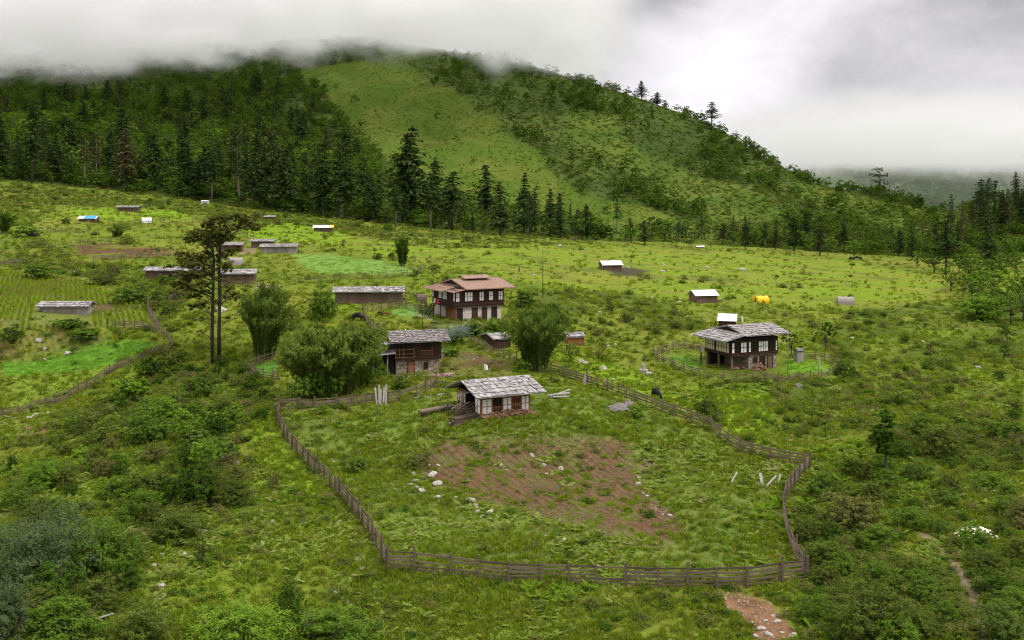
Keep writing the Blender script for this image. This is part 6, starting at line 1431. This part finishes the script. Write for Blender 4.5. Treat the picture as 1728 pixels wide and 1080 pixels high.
for a in [
 (60,985,205,135,'grey','huge silver grey willow bush in the lower left corner',None,True), (8,1085,120,110,'grey','grey willow bush cut by the lower left corner',None,True),
 (185,975,110,95,'broad','fresh green bush right beside the huge silver grey willow',None,True), (150,960,90,60,'broad','mid green bush under the huge silver grey willow',None,True),
 (208,1000,62,58,'dark','dark round bush at the foot of the fresh green one',None,True), (316,786,46,44,'dark','round glossy dark bush, upper of the two in the left thicket',None,True),
 (326,852,96,76,'dark','large round glossy dark bush, lower of the two in the left thicket',None,True), (490,1050,60,78,'dark','dark upright bush near the lower edge left of the fence corner',None,True),
 (395,1090,190,75,'bright','wide pale leaved bush at the lower edge',None,True), (545,1090,170,60,'broad','olive bush at the lower edge below the fence corner',None,True), (120,1080,150,70,'broad','broad green bush at the lower edge beside the willow',None,True), (240,1088,120,70,'scrub','dull green bush at the lower edge of the left slope',None,True),
 (255,850,100,60,'scrub','olive thorny bush left of the glossy dark bushes',None,True), (395,850,70,38,'scrub','dark thorny bush right of the glossy dark bushes',None,True), (240,745,100,52,'broad','green domed bush high in the left thicket',None,True), (272,708,80,40,'bright','light green domed bush at the top of the left thicket',None,True),
 (300,905,110,45,'scrub','low dark bush under the glossy dark bushes',None,True), (205,695,26,28,'dark','small dark round bush under the left hand plots',None,False), (22,793,24,30,'dark','small dark bush at the left edge',None,False),
 (340,950,28,44,'scrub','small upright brownish bush on the open lower left slope',None,False), (352,955,22,22,'bright','small fresh bush beside the brownish one on the lower left slope',None,False), (462,825,26,34,'scrub','thin bush beside the left fence',None,False),
 (220,668,80,42,'bright','bright hedge bush under the left fence',None,False), (255,638,66,40,'dark','dark hedge bush under the left fence',None,False), (292,618,50,36,'scrub','bush at the corner of the left fence',None,False),
 (112,548,60,12,'weed' if False else 'bright','leafy growth along the front of the shed in the left hand field',None,False), (128,553,50,18,'broad','bushes at the right foot of the shed in the left hand field',None,False),
 (20,578,52,30,'dark','dark bush at the left edge of the left hand plots',None,False), (145,570,66,20,'broad','row of dark leaves below the planted rows',None,False),
 (1190,700,52,40,'scrub','olive bush behind the winding fence',None,False), (1205,712,40,22,'scrub','low brown bush behind the winding fence',None,False), (1420,636,52,30,'dark','dark bush at the right end of the round yard fence',None,False), (1642,588,26,18,'scrub','round olive bush on the right slope',None,False),
 (1470,1080,150,100,'scrub','wide feathery bush at the lower right',None,True), (1440,890,120,60,'scrub','grey green thorny bush right of the board fence',None,True), (1400,960,90,50,'scrub','low thorny bush outside the lower right fence corner',None,True), (1590,770,100,60,'scrub','olive bush in the right thicket above the path',None,True),
 (1560,740,60,44,'broad','mid green bush beside the tall narrow dark tree',None,False), (1648,915,52,32,'bright','low shrub covered with cream blossom on the right slope',None,False), (1555,1010,70,40,'broad','green bush above the small path',None,True),
 (543,699,34,16,'bright','bright cabbage like plant at the fence below the bamboo',None,False), (1071,704,30,20,'bright','blue green leafy plant in the grass near the winding fence',None,False), (601,795,52,22,'broad','dark leafy patch inside the field near the left fence',None,False), (540,800,30,14,'broad','small leafy patch just inside the left fence',None,False),
 (705,785,50,24,'scrub','tall dry weeds at the corner of the ploughed plot',None,False), (864,868,26,14,'bright','round green plant at the stones of the ploughed plot',None,False),
 (900,560,70,44,'scrub','olive bush behind the bamboo by the red roofed farmhouse',None,False), (880,520,56,34,'broad','green bush right of the red roofed farmhouse',None,False), (930,545,60,38,'broad','spreading bush right of the tall bamboo',None,False),
 (800,566,70,24,'broad','leafy bushes in front of the red roofed farmhouse',None,False), (765,578,56,30,'dark','dark bushes above the roof of the dark farmhouse',None,False), (830,560,50,24,'bright','bright growth at the right foot of the red roofed farmhouse',None,False), (760,600,40,20,'bright','bright leafy plants beside the pale stone pile',None,False),
 (555,672,70,66,'dark','glossy leaved bush under the biggest bamboo clump',None,True), (505,678,50,54,'broad','leafy bush at the left foot of the biggest bamboo clump',None,False), (620,650,60,66,'broad','broad leaved bush under the leaning bamboo',None,True), (880,628,36,32,'bright','bright leaved bush at the foot of the tall bamboo',None,False),
 (1658,540,96,44,'bright','big bright bush at the front of the right thicket',None,True), (1500,1090,110,60,'bright','fresh fern like bush at the lower right edge',None,True), (70,470,70,24,'broad','bushes along the top of the planted rows',None,False), (170,480,60,24,'scrub','bush on the bank right of the planted rows',None,False), (225,510,80,30,'broad','rounded bushes on the bank above the planted rows',None,False), (110,378,22,12,'dark','tiny dark bush left of the tarpaulin shelter',None,False), (50,400,60,24,'bright','pale bush near the far left fence',None,False), (215,412,40,16,'scrub','bush below the low bamboo tuft',None,False),
 (541,535,62,56,'broad','round dense green bush tree between the bamboo clumps and the very long shed',None,True), (680,656,40,26,'broad','garden bush in front of the dark farmhouse',None,False)]:
    shrub(*a)
# cream blossom on its shrub
p = at(1648, 914); cpt = np.stack([G.normal(0, .75, 90), G.normal(0, .75, 90), np.zeros(90)], 1); cpt[:, 2] = 1.25*np.sqrt(np.clip(1-(cpt[:, 0]**2+cpt[:, 1]**2)/3.2, .05, 1)); cc_, aa_, bb_ = leaves_on(cpt, .3, G, .8, 2.5)
shb = [o for o in bpy.data.objects if o.get('label') == 'low shrub covered with cream blossom on the right slope'][0]
bl = link('blossom', pack('blossom', [quads(cc_, aa_, bb_, G.random(90))], LM['bloom']), shb); bl.scale = tuple(1/s for s in shb.scale); bl['kind'] = 'stuff'
def thicket(poly, n, w0, w1, kinds, lab, grp, mind=1.6, big=0):
    xs = [p[0] for p in poly]; ys = [p[1] for p in poly]; m = n*6; px = G.uniform(min(xs), max(xs), m); py = G.uniform(min(ys), max(ys), m); k = inpoly(poly, px, py); px, py = px[k], py[k]; h = hits(px, py); got = []
    for q, x, y in zip(h, px, py):
        if len(got) >= n: break
        if any((q[0]-a[0])**2+(q[1]-a[1])**2 < mind**2 for a in got): continue
        if anyin(Z_PATH+Z_SOIL, np.array([x+a_ for a_ in (-16., 0, 16.) for _ in range(4)]), np.array([y-b_ for _ in range(3) for b_ in (0., 14., 28., 42.)])).any(): continue
        got.append(q); kd = random.choice(kinds); T = empty('shrub', Vector(q), random.uniform(0, 6.28), label=lab, cat='shrub', group=grp); w = random.uniform(w0, w1); T.scale = (w/4, w/4, w*random.uniform(.45, .75)/2.45)
        link('foliage', BIG[kd] if q[1] < 105 else random.choice(SH[kd]), T); link('stems', random.choice(TW), T, kind='stuff')
thicket([(0,800),(60,720),(180,700),(300,640),(400,650),(450,700),(430,780),(400,860),(330,900),(230,960),(180,1080),(0,1080)], 78, 1.6, 4.2, ['scrub','scrub','broad','dark','broad','bright'], 'shrub in the thicket covering the lower left slope', 'shrubs of the lower left thicket')
thicket([(1375,830),(1450,760),(1560,720),(1728,690),(1728,1080),(1380,1080),(1375,980),(1345,900)], 84, 1.2, 3.4, ['scrub','scrub','broad','broad','dark'], 'shrub in the thicket covering the lower right slope', 'shrubs of the lower right thicket')
thicket([(380,610),(460,640),(460,680),(400,660),(300,640),(290,610)], 16, 1.4, 3.2, ['scrub','broad','dark'], 'shrub on the slope under the tall twin tree', 'shrubs under the tall twin tree')
thicket([(880,500),(1100,500),(1190,540),(1180,570),(1000,570),(940,540)], 22, 1.2, 3.0, ['scrub','broad','scrub'], 'low shrub on the rough bank between the bamboo and the fenced farmhouse', 'shrubs on the rough bank')
thicket([(1420,520),(1700,560),(1728,690),(1480,690),(1440,600)], 30, 1.0, 2.4, ['scrub','scrub','dark'], 'low shrub on the open slope right of the fenced farmhouse', 'shrubs on the right slope')
thicket([(200,450),(270,450),(330,475),(300,530),(225,505),(170,475)], 12, 2.0, 4.5, ['scrub','broad','scrub'], 'bush on the banks between the upper left plots', 'bushes of the upper left banks')
thicket([(0,300),(200,326),(450,360),(700,395),(860,412),(860,422),(640,402),(400,380),(200,345),(0,335)], 36, 2.2, 5.0, ['scrub','broad','scrub'], 'bush on the rough strip below the forest edge', 'bushes of the strip below the forest')
thicket([(540,400),(640,425),(700,440),(820,470),(860,495),(760,480),(620,440)], 18, 1.4, 3.2, ['scrub','broad'], 'bush on the bank above the red roofed farmhouse', 'bushes of the bank above the large farmhouse')

# pink flowers on the terrace before the dark farmhouse
fp = []
for k in range(60): q = L2(P_DARK, R(16), random.uniform(2.5, 7.0), -2.2+random.uniform(-.3, .3)); fp.append((q.x, q.y, q.z+random.uniform(.0, .25)))
fp = np.array(fp); c_, a_, b_ = leaves_on(fp, .22, G, .8, 1.0)
o = link('flower_bed', pack('flower_bed', [quads(c_, a_, b_, G.random(len(fp)))], BM['flower']), label='strip of small pink flowers along the terrace of the dark farmhouse', cat='flowers', kind='stuff')
# thin wood smoke drifting off the dark farmhouse roof
m, nt = new_mat('wood_smoke'); N = NT(nt); P_ = N.n('ShaderNodeTexCoord').outputs['Object']; ln = N.n('ShaderNodeVectorMath', operation='LENGTH', i_0=N.n('ShaderNodeVectorMath', operation='MULTIPLY', i_0=P_, i_1=(.25, .4, .7)).outputs[0]).outputs['Value']
dn = N.math('MULTIPLY', N.maprange(ln, .2, 1.0, 1, 0, True), N.maprange(N.noise(P_, .7, 3), .4, .7, 0, .16))
N.n('ShaderNodeOutputMaterial', i_Volume=N.n('ShaderNodeVolumeScatter', i_Color=(.75, .85, 1, 1), i_Density=dn, i_Anisotropy=.2).outputs[0]); m.cycles.volume_step_rate = .6
q = L2(P_DARK, R(16), 8.2, 3.2, 5.2); mb = MB(); mb.box(-4, 4, -2.5, 2.5, -1.5, 1.5); mb.build('smoke', m, loc=q, label='faint bluish smoke drifting off the roof of the dark farmhouse', cat='smoke', kind='stuff')
